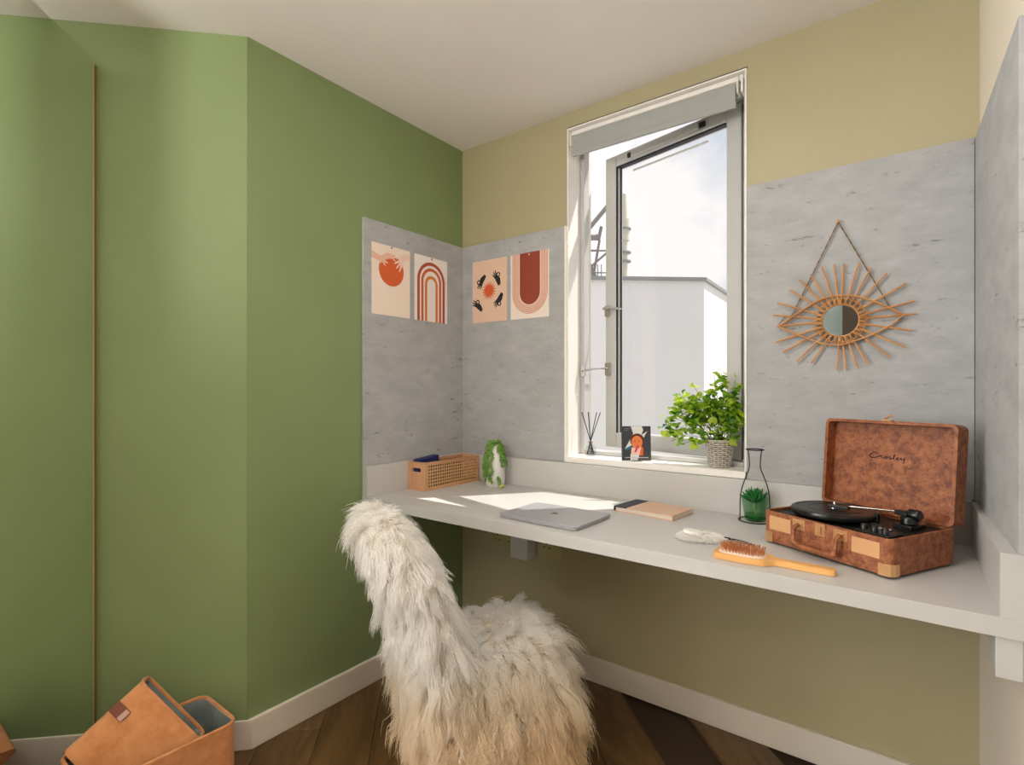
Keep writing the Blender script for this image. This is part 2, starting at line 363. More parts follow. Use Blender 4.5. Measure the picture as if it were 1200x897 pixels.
# handle and stay
hz = 1.585
hd = MB(); hd.box(-SL + .004, -SL + .028, -.034, -.022, hz - .035, hz + .015, X=SX); hd.tube([(-SL + .016, -.03, hz - .004), (-SL + .016, -.052, hz), (-SL + .05, -.056, hz), (-SL + .115, -.052, hz - .012)], [.007, .008, .007, .005], 8, X=SX)
build('handle', hd, 'chrome', win, smooth=40)
st = MB(); st.box(-SL + .008, -SL + .034, -.036, -.022, 1.275, 1.335, X=SX)
st.box(FX0 + .010, FX0 + .028, .088, .10, 1.27, 1.315); e = SX @ Vector((-SL + .02, -.036, 1.31)); st.tube([(FX0 + .018, .085, 1.292), (FX0 + .05, .13, 1.303), tuple(e)], .004, 6)
build('stay', st, 'chrome', win, smooth=40)
# roller blind
bl = thing('roller_blind', 'grey roller blind pulled down a little at the window head', 'blind', (0, 0, 0))
build('fabric', B(WX0 + .012, WX1 - .045, .030, .0315, 2.240, 2.318), 'blind', bl)
build('bottom_bar', B(WX0 + .010, WX1 - .042,   .024, .036, 2.221, 2.243), 'blind', bl, bevel=.002)
build('cassette', B(WX0 + .008, WX1 - .008, .016, .062, 2.308, 2.326), 'sill', bl, bevel=.003)
for a, b in ((WX0 + .0065, WX0 + .012), (WX1 - .036, WX1 - .030), (WX1 - .022, WX1 - .014)): build('bracket', B(a, b, .008, .05, 2.262, 2.322), 'white', bl, bevel=.002)

# ------------------------------------------------------------------ pin boards
BT = 1.914; BB = .8995
tag(build('pin_board', B(.0004, .012, -.609, -.0125, BB, BT), 'board', bevel=.001), 'tall grey wood-wool pin board on the green wall, holding two prints', 'pin board')
tag(build('pin_board', B(0.0, .5985, -.012, -.0004, BB, BT), 'board', bevel=.001), 'narrow grey pin board between the wall corner and the window', 'pin board')
tag(build('pin_board', B(WX1 + .004, 1.931, -.012, -.0004, BB, BT + .002), 'board', bevel=.001), 'wide grey pin board right of the window, behind the rattan mirror', 'pin board')
tag(build('pin_board', MB().prism([(rx(0) - .011, -.013), (rx(-.6) - .013, -.607), (rx(-.6) - .0005, -.607), (rx(0), -.013)], BB, BT - .002, 'XY'), 'board', bevel=.001), 'brightly lit grey board on the right-hand wall beside the record player', 'pin board')

# ------------------------------------------------------------------ desk
ZD = .776; UT = .899; DY = -.607
desk = thing('desk', 'long light grey built-in desk with raised back edges under the window', 'desk', (0, 0, 0))
RX = 1.925
build('worktop', MB().prism([(.0005, -.0005), (rx(0) - .001, -.0005), (rx(DY) - .001, DY), (.0005, DY)], ZD - .038, ZD, 'XY'), 'desk', desk, bevel=.001)
build('upstand', B(.0005, .031, DY, -.0005, ZD, UT), 'desk', desk, bevel=.001)
build('upstand', B(.0315, RX - .0005, -.03, -.0005, ZD, UT), 'desk', desk, bevel=.001)
build('upstand', MB().prism([(RX - .003, -.0305), (RX - .003, DY + .003), (rx(DY) - .0005, DY + .003), (rx(0) - .0005, -.0305)], ZD, UT, 'XY'), 'desk', desk, bevel=.001)
build('bracket', B(.352, .443, -.07, -.001, .458, ZD - .038), 'desk', desk, bevel=.002)
rb = build('bracket', B(1.916, 1.956, DY + .006, DY + .12, .658, ZD - .038), 'desk', desk, bevel=.002)
build('bracket', B(.0005, .03, DY + .006, DY + .12, .658, ZD - .038), 'desk', desk, bevel=.002)

def socket(x0, x1, z0, z1, label, pins):
    s = thing('wall_socket', label, 'socket', ((x0 + x1) / 2, 0, (z0 + z1) / 2)); hw = (x1 - x0) / 2; hh = (z1 - z0) / 2
    p = build('face_plate', B(-hw, hw, -.008, 0, -hh, hh), 'olive', s, bevel=.002)
    for px, pz in pins:
        build('pin_hole', B(px - .004, px + .004, -.0086, -.007, pz - .003, pz + .003), 'gasket', p)
    return s
socket(.196, .343, .483, .569, 'double socket plate on the wall under the desk, left of the bracket', [(-.05, -.022), (-.028, -.022), (-.039, -.0), (.028, -.022), (.050, -.022), (.039, -.0)])
socket(.470, .586, .471, .557, 'socket plate under the desk, right of the bracket', [(.0 - .035, .0), (-.008, .0), (-.0215, .016)])

# ------------------------------------------------------------------ mirrored wardrobe standing against the diagonal wall
wr = thing('mirrored_wardrobe', 'wardrobe with a tall mirrored side, left of the green diagonal wall', 'wardrobe', (-.323, -1.399, 0), -PI / 4)
# local: +x runs away from the wall along the mirror, +y is towards the room
WT = 2.268
build('mirror_panel', B(.022, .52, -.004, 0, .10, WT), 'mirror', wr)
build('mirror_edge', B(.019, .0217, -.006, .001, .0, WT), flat('pale_glass_edge', (176, 170, 120)), wr)
build('wooden_edge', B(.0, .0185, -.014, -.004, 0, WT - .01), flat('brown_edging', (140, 96, 40)), wr)
build('carcass', B(.022, .52, -.42, -.006, .0, WT - .002), 'trim', wr)
build('lower_mirror_panel', B(.022, .52, -.004, 0, .002, .0995), 'mirror', wr)

# ================================================================== PRINTS
def fprint(name_label, loc, rz, bgc, shapes, pin=None):
    s = thing('art_print', name_label, 'print', loc, rz, 'pinned art prints')
    build('paper', B(-.105, .105, -.0008, 0, -.1485, .1485), flat('paper_%d_%d_%d' % bgc, bgc), s)
    for i, (nm, c, loops, lv) in enumerate(shapes):
        d0 = -.0008 - .00025 * lv; mb = MB()
        for k_, L in enumerate(loops): mb.prism(L, d0 - .0002 - .00005 * k_, -.0008 if lv == 1 else d0 + .0001, 'XZ')
        build(nm, mb, flat('ink_%d_%d_%d' % c, c), s)
    if pin: build('pin', MB().ball((pin[0], -.003, pin[1]), .0035, 8, 6), pin[2], s)
    return s
def circ(cx, cz, r, n=40, rz=None): return [(cx + r * math.cos(2 * PI * i / n), cz + (rz or r) * math.sin(2 * PI * i / n)) for i in range(n)]
def cap(a, b, ra, rb, n=8):
    a = Vector(a); b = Vector(b); d = (b - a).normalized(); th = math.atan2(d.y, d.x); o = []
    for i in range(n + 1): t = th + PI / 2 + PI * i / n; o.append((a.x + ra * math.cos(t), a.y + ra * math.sin(t)))
    for i in range(n + 1): t = th - PI / 2 + PI * i / n; o.append((b.x + rb * math.cos(t), b.y + rb * math.sin(t)))
    return o
PX = .0125
skin = (232, 184, 158)
handL = [[[(-.105, .082), (-.105, .112), (-.06, .098), (-.022, .118), (.004, .116), (.016, .104), (.006, .096), (-.012, .094), (-.03, .088), (-.05, .072)]],
         [cap((-.04, .080), (-.022, .074), .006, .003)], [cap((-.05, .078), (-.034, .062), .006, .003)], [cap((.0, .104), (.020, .090), .005, .0025)], [cap((-.062, .08), (-.058, .068), .006, .003)]]
handR = [[[(.105, .135), (.105, .108), (.072, .100), (.058, .088), (.048, .094), (.044, .108), (.05, .122), (.064, .126)]],
         [cap((.05, .106), (.012, .106), .006, .003)], [cap((.05, .098), (.018, .080), .006, .003)], [cap((.056, .094), (.028, .062), .006, .003)],
         [cap((.06, .09), (.044, .05), .006, .003)], [cap((.062, .1), (.064, .07), .006, .003)]]
skinl = (240, 208, 190)
fprint('pinned print of two pale hands around an orange sun', (PX, -.465, 1.674), PI / 2, (240, 222, 206), [
    ('sun_disc', (214, 96, 46), [[circ(.0, .046, .068)]], 1), ('hand', skin, handL, 2), ('hand', skinl, handR, 3)], (.0, .142, 'leather'))
def arch(ro, ri, cz, b, n=24):
    o = [(ro * math.cos(PI * i / n), cz + ro * math.sin(PI * i / n)) for i in range(n + 1)]
    q = [(ri * math.cos(PI * i / n), cz + ri * math.sin(PI * i / n)) for i in range(n + 1)][::-1]
    return [(ro, b)] + o + [(-ro, b), (-ri, b)] + q + [(ri, b)]
fprint('pinned print of a terracotta rainbow arch on white', (PX, -.2285, 1.673), PI / 2, (238, 230, 224), [
    ('arch', (176, 78, 48), [[arch(.088, .073, .037, -.1483)]], 1), ('arch', (204, 98, 58), [[arch(.064, .050, .034, -.1483)]], 1), ('arch', (216, 124, 56), [[arch(.041, .027, .022, -.1483)]], 1)], (.0, .141, 'leather'))
def okhand(cx, cz, rot, mir=1, s=1.1):
    def t(p): x, z = p[0] * mir * s, p[1] * s; return (cx + x * math.cos(rot) - z * math.sin(rot), cz + x * math.sin(rot) + z * math.cos(rot))
    L = [[[(-.004, -.032), (.010, -.034), (.014, -.012), (.016, .004), (.006, .012), (-.006, .006), (-.010, -.008)]], [circ(-.006, .012, .0105, 18), circ(-.006, .012, .0055, 18)[::-1]],
         [cap((.002, .006), (.004, .034), .0042, .002)], [cap((.008, .006), (.014, .032), .0042, .002)], [cap((.012, .004), (.023, .024), .004, .0018)]]
    return [[[t(p) for p in loop] for loop in l] for l in L]
star = []
for i in range(36):
    r = .046 if i % 2 else .025; star.append((-.002 + r * math.cos(2 * PI * i / 36), .001 + r * math.sin(2 * PI * i / 36)))
fprint('pinned print of four black hands round a small orange sun', (.184, -PX, 1.682), 0, (226, 192, 166), [
    ('sun_burst', (214, 92, 44), [[star]], 1), ('hand', (26, 24, 22), okhand(-.052, .052, 2.4, -1), 1), ('hand', (26, 24, 22), okhand(.052, .056, .35, -1), 1),
    ('hand', (26, 24, 22), okhand(-.068, -.062, .75, -1), 1), ('hand', (26, 24, 22), okhand(.062, -.052, 2.6, 1), 1)])
def ush(r, cz, top, n=28): return [(r, top)] + [(-.0)] if False else [(r + .0, top)] + [(r * math.cos(-PI * i / n), cz + r * math.sin(-PI * i / n)) for i in range(n + 1)] + [(-r, top)]
def uline(r, w_, cz, top, n=28):
    o = ush(r, cz, top, n); q = ush(r - w_, cz, top, n)[::-1]; return o + q
sh4 = [('band', (238, 208, 188), [[[(a + .0025, b) for a, b in ush(.0965, -.031, .1483)]]], 1)]
for i, r in enumerate((.0965, .090, .0835, .077, .0705, .064)):
    sh4.append(('line', (192, 100, 74), [[[(a + .0025, b) for a, b in uline(r, .0024, -.031, .1483)]]], 2))
sh4.append(('inner_band', (240, 214, 200), [[[(a + .0025, b) for a, b in uline(.062, .006, -.031, .1483)]]], 2))
sh4.append(('arch', (146, 62, 38), [[[(a + .0025, b) for a, b in ush(.0555, -.031, .1483)]]], 2))
fprint('pinned print of an upturned rust arch with fine pink outlines', (.416, -PX, 1.681), 0, (236, 222, 210), sh4, (.0, .139, 'white'))

# ================================================================== RATTAN SUNBURST MIRROR
sm = thing('sunburst_mirror', 'eye-shaped rattan sunburst mirror hanging from twine on the right pin board', 'mirror', (1.612, -.022, 1.427))
tips = [(-0.05, 0.174), (-0.017, 0.179), (0.009, 0.177), (0.049, 0.174), (0.081, 0.155), (0.119, 0.132), (0.166, 0.097), (0.186, 0.043), (0.191, 0.005), (0.179, -0.044), (0.165, -0.092), (0.127, -0.12), (0.073, -0.138), (0.046, -0.15), (0.015, -0.155), (-0.009, -0.157), (-0.08, -0.132), (-0.122, -0.125), (-0.162, -0.093), (-0.184, -0.058), (-0.181, -0.006), (-0.193, 0.033), (-0.179, 0.073), (-0.142, 0.111), (-0.114, 0.142), (-0.081, 0.153)]
for i, (x, z) in enumerate(tips):
    l = math.hypot(x, z); a0 = math.atan2(z * 1.0, x * 1.0); k = .050
    # sticks start on the ring, a little more evenly fanned than their tips
    build('rattan_stick', MB().tube([(k * math.cos(a0), -.002, k * math.sin(a0)), (x * .6, -.004 - (i % 2) * .002, z * .6), (x, -.005, z)], [.0031, .003, .0027], 6), 'rattan', sm, smooth=50)
YX = Matrix.Rotation(PI / 2, 4, 'X')
build('mirror_glass', MB().lathe([(.0475, 0), (.0475, .003), (.0001, .003)], 40, YX), 'mirror', sm, smooth=30)
for r, y in ((.050, -.005), (.069, -.003)):
    build('ring', MB().tube([(r * math.cos(t * PI / 24), y, r * math.sin(t * PI / 24)) for t in range(48)], .0024, 6, closed=True), 'rattan', sm, smooth=50)
lp = MB()
for i in range(26):
    t = 2 * PI * (i + .5) / 26
    for k in (-1, 1): lp.tube([(.050 * math.cos(t - k * .07), -.009, .050 * math.sin(t - k * .07)), (.060 * math.cos(t), -.011, .060 * math.sin(t)), (.070 * math.cos(t + k * .07), -.007, .070 * math.sin(t + k * .07))], .0016, 5)
build('woven_binding', lp, 'rattan', sm, smooth=50)['kind'] = 'stuff'
eye = [(-0.175, -0.007), (-0.116, 0.033), (-0.056, 0.069), (-0.004, 0.078), (0.049, 0.069), (0.105, 0.041), (0.160, 0.003), (0.124, -0.027), (0.079, -0.051), (0.028, -0.070), (-0.009, -0.077), (-0.059, -0.066), (-0.116, -0.039)]
def cr_spline(P, n=5, closed=False, sharp=()):
    o = []; L = len(P)
    for i in range(L if closed else L - 1):
        p1, p2 = P[i], P[(i + 1) % L]
        p0 = P[(i - 1) % L] if (closed or i > 0) else p1; p3 = P[(i + 2) % L] if (closed or i + 2 < L) else p2
        if i in sharp: p0 = p1
        if (i + 1) % L in sharp: p3 = p2
        for k in range(n):
            t = k / n
            o.append(tuple(.5 * (2 * b + (c - a) * t + (2 * a - 5 * b + 4 * c - d) * t * t + (3 * b - a - 3 * c + d) * t ** 3) for a, b, c, d in zip(p0, p1, p2, p3)))
    if not closed: o.append(tuple(P[-1]))
    return o
ep = cr_spline(eye, 5, True, (0, 6))
for yo, sc_ in ((-.010, 1.0), (-.001, .985)):
    build('eye_outline', MB().tube([(x * sc_, yo, z * sc_) for x, z in ep], .0024, 6, closed=True), 'rattan', sm, smooth=50)
tw = MB()
for e_ in ((-.136, .028), (.124, .036)):
    for ph in (0, PI):
        tw.tube([(-.006 + (e_[0] + .006) * t / 24 + .0012 * math.cos(t * 1.6 + ph), .0 + .0012 * math.sin(t * 1.6 + ph), .311 + (e_[1] - .311) * t / 24) for t in range(25)], .0013, 5)
tw.tube([(-.136, -.006, .028), (-.16, .0, .022), (-.175, -.004, .0)], .0014, 5)
build('twine', tw, 'twine', sm, smooth=60)
build('nail', MB().lathe([(.0055, 0), (.005, .004), (.0001, .006)], 12, Matrix.Translation((-.006, -.004, .312)) @ YX), 'gold', sm)

# ================================================================== DESK THINGS
# slatted wooden box
wb = thing('wooden_storage_box', 'long acacia box with cane lattice sides in the desk corner', 'box', (.0855, -.2115, ZD))
bw_, bl_, bh_ = .0535, .177, .122                       # half width x, half length y, height
for sy in (-1, 1):
    rr = .016; cz = .088
    hole = [(-.019 + .007 * math.cos(a), cz + .009 * math.sin(a)) for a in np.linspace(PI / 2, 3 * PI / 2, 7)] + [(.019 + .007 * math.cos(a), cz + .009 * math.sin(a)) for a in np.linspace(-PI / 2, PI / 2, 7)]
    y0 = sy * bl_; build('end_panel', MB().prism([[(-bw_, 0), (bw_, 0), (bw_, bh_), (-bw_, bh_)], hole[::-1]], y0 - sy * .010, y0, 'XZ'), 'boxwood', wb)
build('base', B(-bw_ + .003, bw_ - .003, -bl_ + .0102, bl_ - .0102, .003, .009), 'boxwood', wb)
for sx in (-1, 1):
    x1 = sx * bw_; x0 = x1 - sx * .009; a, b = min(x0, x1), max(x0, x1)
    f = MB(); f.box(a, b, -bl_ + .0102, bl_ - .0102, bh_ - .012, bh_); f.box(a, b, -bl_ + .0102, bl_ - .0102, 0, .012); f.box(a, b, -bl_ + .0102, -bl_ + .02, .012, bh_ - .012); f.box(a, b, bl_ - .02, bl_ - .0102, .012, bh_ - .012)
    build('side_frame', f, 'boxwood', wb)
    c = MB(); xm = (a + b) / 2; ny, nzz = 22, 7; Ly = 2 * (bl_ - .02); Lz = bh_ - .024
    for i in range(ny + 1): yy = -bl_ + .02 + Ly * i / ny; c.box(xm - .0012, xm + .0002, yy - .0028, yy + .0028, .012, bh_ - .012)
    for i in range(nzz + 1): zz = .012 + Lz * i / nzz; c.box(xm - .0002, xm + .0012, -bl_ + .02, bl_ - .02, zz - .0028, zz + .0028)
    build('cane_lattice', c, 'cane', wb)['kind'] = 'stuff'
build('inner_shade_panel', MB().box(-bw_ + .0095, -bw_ + .0115, -bl_ + .011, bl_ - .011, .0095, bh_ - .03).box(-bw_ + .012, bw_ - .010, -bl_ + .011, bl_ - .011, .0093, .012), flat('box_shade_brown', (70, 44, 26)), wb)  # dark panel and floor painted in for the shade behind the lattice
bk = thing('notebook', 'navy notebook standing in the cane box with its top showing', 'notebook', (.062, -.30, ZD + .01), math.radians(4))
build('cover', B(-.008, .028, -.075, .055, 0, .128, X=Matrix.Rotation(.07, 4, 'X')), 'navy', bk, bevel=.003)
build('page_block', B(-.004, .024, -.0765, -.073, .004, .122, X=Matrix.Rotation(.07, 4, 'X')), 'navy', bk)

# white pot with string-of-pearls
sp = thing('trailing_plant', 'white ceramic pot draped with string-of-pearls beside the cane box', 'plant', (.284, -.096, ZD))
build('pot', MB().lathe([(.038, 0), (.043, .006), (.045, .03), (.045, .10), (.040, .135), (.030, .170), (.026, .185), (.022, .186), (.020, .17), (.0001, .165)], 32), 'cer', sp, smooth=50)
cd_ = math.atan2(-1.878, 1.513)         # direction towards the camera in plan
R_ = random.Random(3)
def pot_r(z): 
    return .045 if z < .10 else (.045 - .019 * min(1, (z - .10) / .085))
strands = [(cd_ + d, l) for d, l in ((-1.9, .10), (-1.55, .14), (-1.3, .175), (-1.1, .16), (-.95, .19), (-.75, .17), (-.42, .20), (-.30, .195), (.55, .10), (.75, .125), (.95, .10), (1.15, .12), (1.4, .11), (1.7, .12), (2.2, .09), (2.7, .09), (-2.4, .09), (.38, .06), (-.1, .03), (.15, .02))]
for a, l in strands:
    mb = MB(); n = int(l / .0048)
    for i in range(n):
        s_ = i * .0048; z = .197 + .006 * math.sin(min(1, s_ / .02) * PI) - max(0, s_ - .012)
        r = .008 + min(s_, .025) * .9 if s_ < .02 else max(pot_r(z) + .007, .030)
        for q in range(2):
            aa = a + R_.uniform(-.10, .10) + .1 * math.sin(i * .5); rr = r + R_.uniform(-.003, .005)
            mb.ball((rr * math.cos(aa), rr * math.sin(aa), max(.006, z + R_.uniform(-.003, .003))), R_.uniform(.0032, .0046), 6, 4)
    build('strand', mb, 'pearl', sp, smooth=80)['kind'] = 'stuff'
# the longest strand runs out on to the desk and ends in a bud
mb = MB()
for i in range(26):
    t = i / 25; d = Vector((math.cos(cd_ + .3), math.sin(cd_ + .3)))
    for q in range(3): mb.ball((d.x * (.047 + .035 * t) + R_.uniform(-.005, .005), d.y * (.047 + .035 * t) + R_.uniform(-.005, .005), .034 * (1 - t) ** 1.5 + .008 + R_.uniform(0, .006)), .0042, 6, 4)
build('strand', mb, 'pearl', sp, smooth=80)['kind'] = 'stuff'
mb = MB()
for i in range(9): mb.ball((math.cos(cd_ + .33) * .09 + R_.uniform(-.007, .007), math.sin(cd_ + .33) * .09 + R_.uniform(-.007, .007), .009 + R_.uniform(-.002, .007)), .006, 7, 5)
build('bud', mb, 'bud', sp, smooth=80)

# laptop
lt = thing('laptop', 'closed grey laptop lying on the sunny part of the desk', 'laptop', (.822, -.445, ZD), math.radians(-1.5))
lw, ld = .1535, .114
def rrect(hx_, hy_, r, n=5):
    o = []
    for cx, cy, a0 in ((hx_ - r, hy_ - r, 0), (-hx_ + r, hy_ - r, PI / 2), (-hx_ + r, -hy_ + r, PI), (hx_ - r, -hy_ + r, 1.5 * PI)):
        for i in range(n + 1): a = a0 + PI / 2 * i / n; o.append((cx + r * math.cos(a), cy + r * math.sin(a)))
    return o
for x in (-.13, .13):
    for y in (-.095, .095): build('foot', MB().lathe([(.007, 0), (.007, .002)], 12, Matrix.Translation((x, y, 0))), 'black', lt)
bb = MB().prism(rrect(lw - .002, ld - .002, .010), .0022, .009, 'XY'); build('base', bb, 'space', lt, bevel=.002)
lid = build('lid', MB().prism(rrect(lw, ld, .011), .0098, .0145, 'XY'), 'space', lt, bevel=.0012)
ap = [(0, .0088), (.002, .0098), (.0055, .0105), (.009, .0085), (.0105, .0065), (.0088, .0045), (.0082, .0015), (.0095, -.0015), (.0115, -.003), (.0095, -.008), (.006, -.0115), (.003, -.0112), (0, -.0102), (-.003, -.0112), (-.006, -.0115), (-.0095, -.008), (-.0115, -.001), (-.0115, .004), (-.009, .0085), (-.0055, .0105), (-.002, .0098)]
lg = MB().prism([(-x * .95, -y * .95) for x, y in ap], .0145, .0148, 'XY'); lg.prism([(-.0005, -.0115), (-.0005 - .002, -.0165), (.003 - .0075, -.0175), (-.0055, -.0135)], .0145, .0148, 'XY')
build('logo', lg, 'spaced', lid)

# sketchbook
nb = thing('sketchbook', 'blush hardback notebook with dark spine, against the desk upstand', 'notebook', (1.060, -.168, ZD), math.radians(-7))
bx, by = .112, .078
build('page_block', B(-bx + .004, bx - .003, -by + .003, by - .003, .003, .0155), 'pages', nb, bevel=.001)
build('cover', B(-bx, bx, -by, by, 0, .003), 'blush', nb, bevel=.0008); build('cover', B(-bx + .05, bx, -by, by, .0156, .0186), 'blush', nb, bevel=.0008)
sp_ = MB(); sp_.box(-bx - .0005, -bx + .0498, -by - .0003, by + .0003, .0156, .0188); sp_.box(-bx - .0025, -bx, -by - .0003, by + .0003, .0, .0188); build('spine', sp_, 'ink', nb, bevel=.001)

# wire carafe planter
wc = thing('wire_carafe_planter', 'black wire bottle outline holding a small green glass planter', 'planter', (1.376, -.086, ZD), math.atan2(.5987, .8015))
wm = MB(); wm.tube([(.050 * math.cos(t * PI / 20), .050 * math.sin(t * PI / 20), .0022) for t in range(40)], .0020, 6, closed=True)
build('base_ring', wm, 'blackm', wc, smooth=60)
build('top_ring', MB().tube([(.026 * math.cos(t * PI / 16), .026 * math.sin(t * PI / 16), .236) for t in range(32)], .0022, 6, closed=True), 'blackm', wc, smooth=60)
for sgn in (-1, 1):
    build('wire', MB().tube(cr_spline([(sgn * .049, 0, .003), (sgn * .049, 0, .05), (sgn * .046, 0, .095), (sgn * .034, 0, .135), (sgn * .0195, 0, .172), (sgn * .0185, 0, .20), (sgn * .0225, 0, .236)], 4), .0018, 6), 'blackm', wc, smooth=60)
build('glass_cup', MB().lathe([(.001, .003), (.030, .003), (.032, .008), (.042, .078), (.0405, .078), (.0305, .010), (.001, .009)], 32), 'gglass', wc, smooth=50)
build('gravel', MB().lathe([(.0296, .0105), (.0315, .022), (.0001, .023)], 24), 'succ', wc, smooth=50)
build('stem', MB().tube([(.003, 0, .018), (-.003, .0, .05), (.0, 0, .075)], .002, 6), 'bud', wc)
sc0 = None
for i in range(46):
    a = i * 2.399; tl = .15 + 1.15 * (i / 46); l = R_.uniform(.036, .046); b0 = Vector((.004 * math.cos(a), .004 * math.sin(a), .06))
    d = Vector((math.sin(tl) * math.cos(a), math.sin(tl) * math.sin(a), math.cos(tl)))
    p = [b0 + d * l * t + Vector((0, 0, .008 * t * t)) for t in (0, .25, .5, .8, 1)]
    build('succulent_leaf', MB().tube(p, [.002, .003, .0038, .0034, .001], 6), 'succ', wc, smooth=60)

# hairbrush with upward bristles
br = thing('hairbrush', 'wooden paddle hairbrush lying bristles up at the desk edge', 'hairbrush', (1.445, -.531, ZD), math.radians(-1))
prof = [(-.068, .026), (-.062, .036), (-.03, .039), (.02, .038), (.05, .033), (.066, .020), (.082, .0105), (.12, .0105), (.17, .0115), (.196, .0105), (.203, .005)]
ou = cr_spline([(x, -y) for x, y in prof], 3) + cr_spline([(x, y) for x, y in prof][::-1], 3)
build('body', MB().prism(ou, .001, .016, 'XY'), 'beech', br, bevel=.005, seg=3, smooth=60)
pd = rrect(.055, .031, .02, 5); pm = MB(); L_ = len(pd)
vs_ = [(x, y, .016) for x, y in pd] + [(x * .85, y * .85, .0195) for x, y in pd] + [(0, 0, .0205)]
build('cushion', pm.add([(x - .003, y, z) for x, y, z in vs_], [(i, (i + 1) % L_, (i + 1) % L_ + L_, i + L_) for i in range(L_)] + [(i + L_, (i + 1) % L_ + L_, 2 * L_) for i in range(L_)]), 'pad', br, smooth=60)
bme = None
for i in range(13):
    for j in range(9):
        x = -.049 + i * .0077 + (j % 2) * .0038; y = -.026 + j * .0065
        if (abs(x + .003) / .054) ** 3 + (abs(y) / .030) ** 3 > 1: continue
        if bme is None: o = build('bristle', MB().tube([(0, 0, 0), (0, 0, .017)], [.0010, .0010], 5).ball((0, 0, .0175), .0017, 6, 4), 'bristle', br); bme = o.data
        else: o = bpy.data.objects.new('bristle', bme); COL.objects.link(o); o.parent = br
        o.location = (x, y, .0185); o.rotation_euler = (R_.uniform(-.12, .12) - y * 4, R_.uniform(-.12, .12) + x * 4, 0)

# furry pouch with cord
fp = thing('fluffy_hand_mirror', 'white fluffy oval pocket mirror with black cord beside the hairbrush', 'hand mirror', (1.301, -.419, ZD), math.atan2(.30, .95))
build('body', MB().lathe([(.0001, .002), (.030, .002), (.036, .008), (.030, .015), (.0001, .016)], 28, Matrix.Diagonal((1.7, 1.05, 1, 1))), flat('white_fur_backing', (226, 220, 210)), fp, smooth=60)
build('disc', MB().lathe([(.0001, .014), (.020, .015), (.020, .0235), (.0001, .024)], 28, Matrix.Translation((-.022, -.006, .004)) @ Matrix.Rotation(.12, 4, 'Y') @ Matrix.Diagonal((1.35, .9, 1, 1))), 'sill', fp, smooth=40)
n = 3600; a = rng.uniform(0, 2 * PI, n); rr = np.sqrt(rng.uniform(.46, 1, n)); root = np.stack([.056 * rr * np.cos(a), .034 * rr * np.sin(a), .008 + .010 * (1 - rr ** 3)], 1)
dr = np.stack([np.cos(a) * .9, np.sin(a) * .9, .55 + rng.normal(0, .3, n)], 1) + rng.normal(0, .35, (n, 3)); dr /= np.linalg.norm(dr, axis=1)[:, None]
t = np.linspace(0, 1, 5)[None, :, None]; ln = rng.uniform(.010, .019, n)[:, None, None]
P_ = root[:, None] + dr[:, None] * ln * t + np.array([0, 0, -1.])[None, None] * ln * .5 * t ** 2; P_[:, :, 2] = np.maximum(P_[:, :, 2], .0015)
M['fluff'] = mat('white_faux_fur', (236, 233, 226), .7)
hair('fur', P_, np.linspace(.0010, .0004, 5), 'fluff', fp)['kind'] = 'stuff'
co_ = MB(); co_.tube([(.052, .0, .012), (.072, .004, .012), (.080, .002, .010)], .0022, 6)
co_.tube(cr_spline([(.078, .002, .010), (.095, .010, .007), (.118, .007, .004), (.135, -.012, .003), (.142, -.024, .003), (.132, -.016, .003), (.112, -.008, .005), (.094, -.004, .007), (.078, .002, .010)], 4), .0015, 6); co_.ball((.078, .002, .010), .004, 8, 6)
build('cord', co_, 'blackm', fp, smooth=60)

# ------------------------------------------------------------------ record player in its case
pr = thing('record_player', 'copper suitcase record player with its lid open at the right end of the desk', 'record player', (1.664, -.298, ZD), math.radians(-29))
HW, HD = .1725, .129; b0, b1 = .007, .092
cs = MB(); cs.prism([rrect(HW, HD, .016), rrect(HW - .008, HD - .008, .010)[::-1]], b0 + .01, b1, 'XY'); cs.prism(rrect(HW - .001, HD - .001, .016), b0, b0 + .012, 'XY')
base = build('case', cs, 'copper', pr, bevel=.002)
build('deck', MB().prism(rrect(HW - .0085, HD - .0085, .010), .074, .086, 'XY'), 'deck', pr)
for x in (-.14, .14):
    for y in (-.1, .1): build('foot', MB().lathe([(.010, 0), (.010, .007)], 14, Matrix.Translation((x, y, 0))), 'black', pr)
PCx, PCy = -.045, -.008
pt = MB().lathe([(.100, .094), (.104, .096), (.1055, .103), (.104, .109), (.094, .111), (.093, .1095), (.065, .1095), (.064, .1105), (.062, .1105), (.061, .1095), (.035, .1095), (.034, .1105), (.0001, .1105)], 64, Matrix.Translation((PCx, PCy, 0)))
plat = build('platter', pt, 'vinyl', pr, smooth=35)
build('platter_axle', MB().lathe([(.03, .086), (.03, .094)], 20, Matrix.Translation((PCx, PCy, 0))), 'black', plat)
build('spindle', MB().lathe([(.011, .1105), (.010, .117), (.004, .121), (.003, .128), (.0001, .129)], 20, Matrix.Translation((PCx, PCy, 0))), 'chrome', plat, smooth=40)
TX, TY = .112, .046
ta = MB(); ta.box(TX - .022, TX + .022, TY - .03, TY + .03, .086, .098); ta.lathe([(.020, .098), (.018, .115), (.012, .118)], 20, Matrix.Translation((TX, TY, 0))); ta.box(TX - .03, TX + .028, TY - .010, TY + .010, .116, .128)
ta.lathe([(.012, -.014), (.014, -.010), (.014, .010), (.012, .014)], 16, Matrix.Translation((TX + .012, TY, .122)) @ Matrix.Rotation(PI / 2, 4, 'Y'))
tn = build('tonearm_base', ta, 'black', pr, bevel=.002, smooth=40)
arm = build('tonearm', MB().tube([(TX - .03, TY - .002, .123), (.0, .0, .122), (-.012, -.006, .121)], .0024, 8), 'chrome', pr, smooth=50)
build('headshell', B(-.055, -.004, -.012, .004, .114, .123, X=Matrix.Translation((0, -.004, 0)) @ Matrix.Rotation(math.radians(18), 4, 'Z')), 'black', arm, bevel=.002)
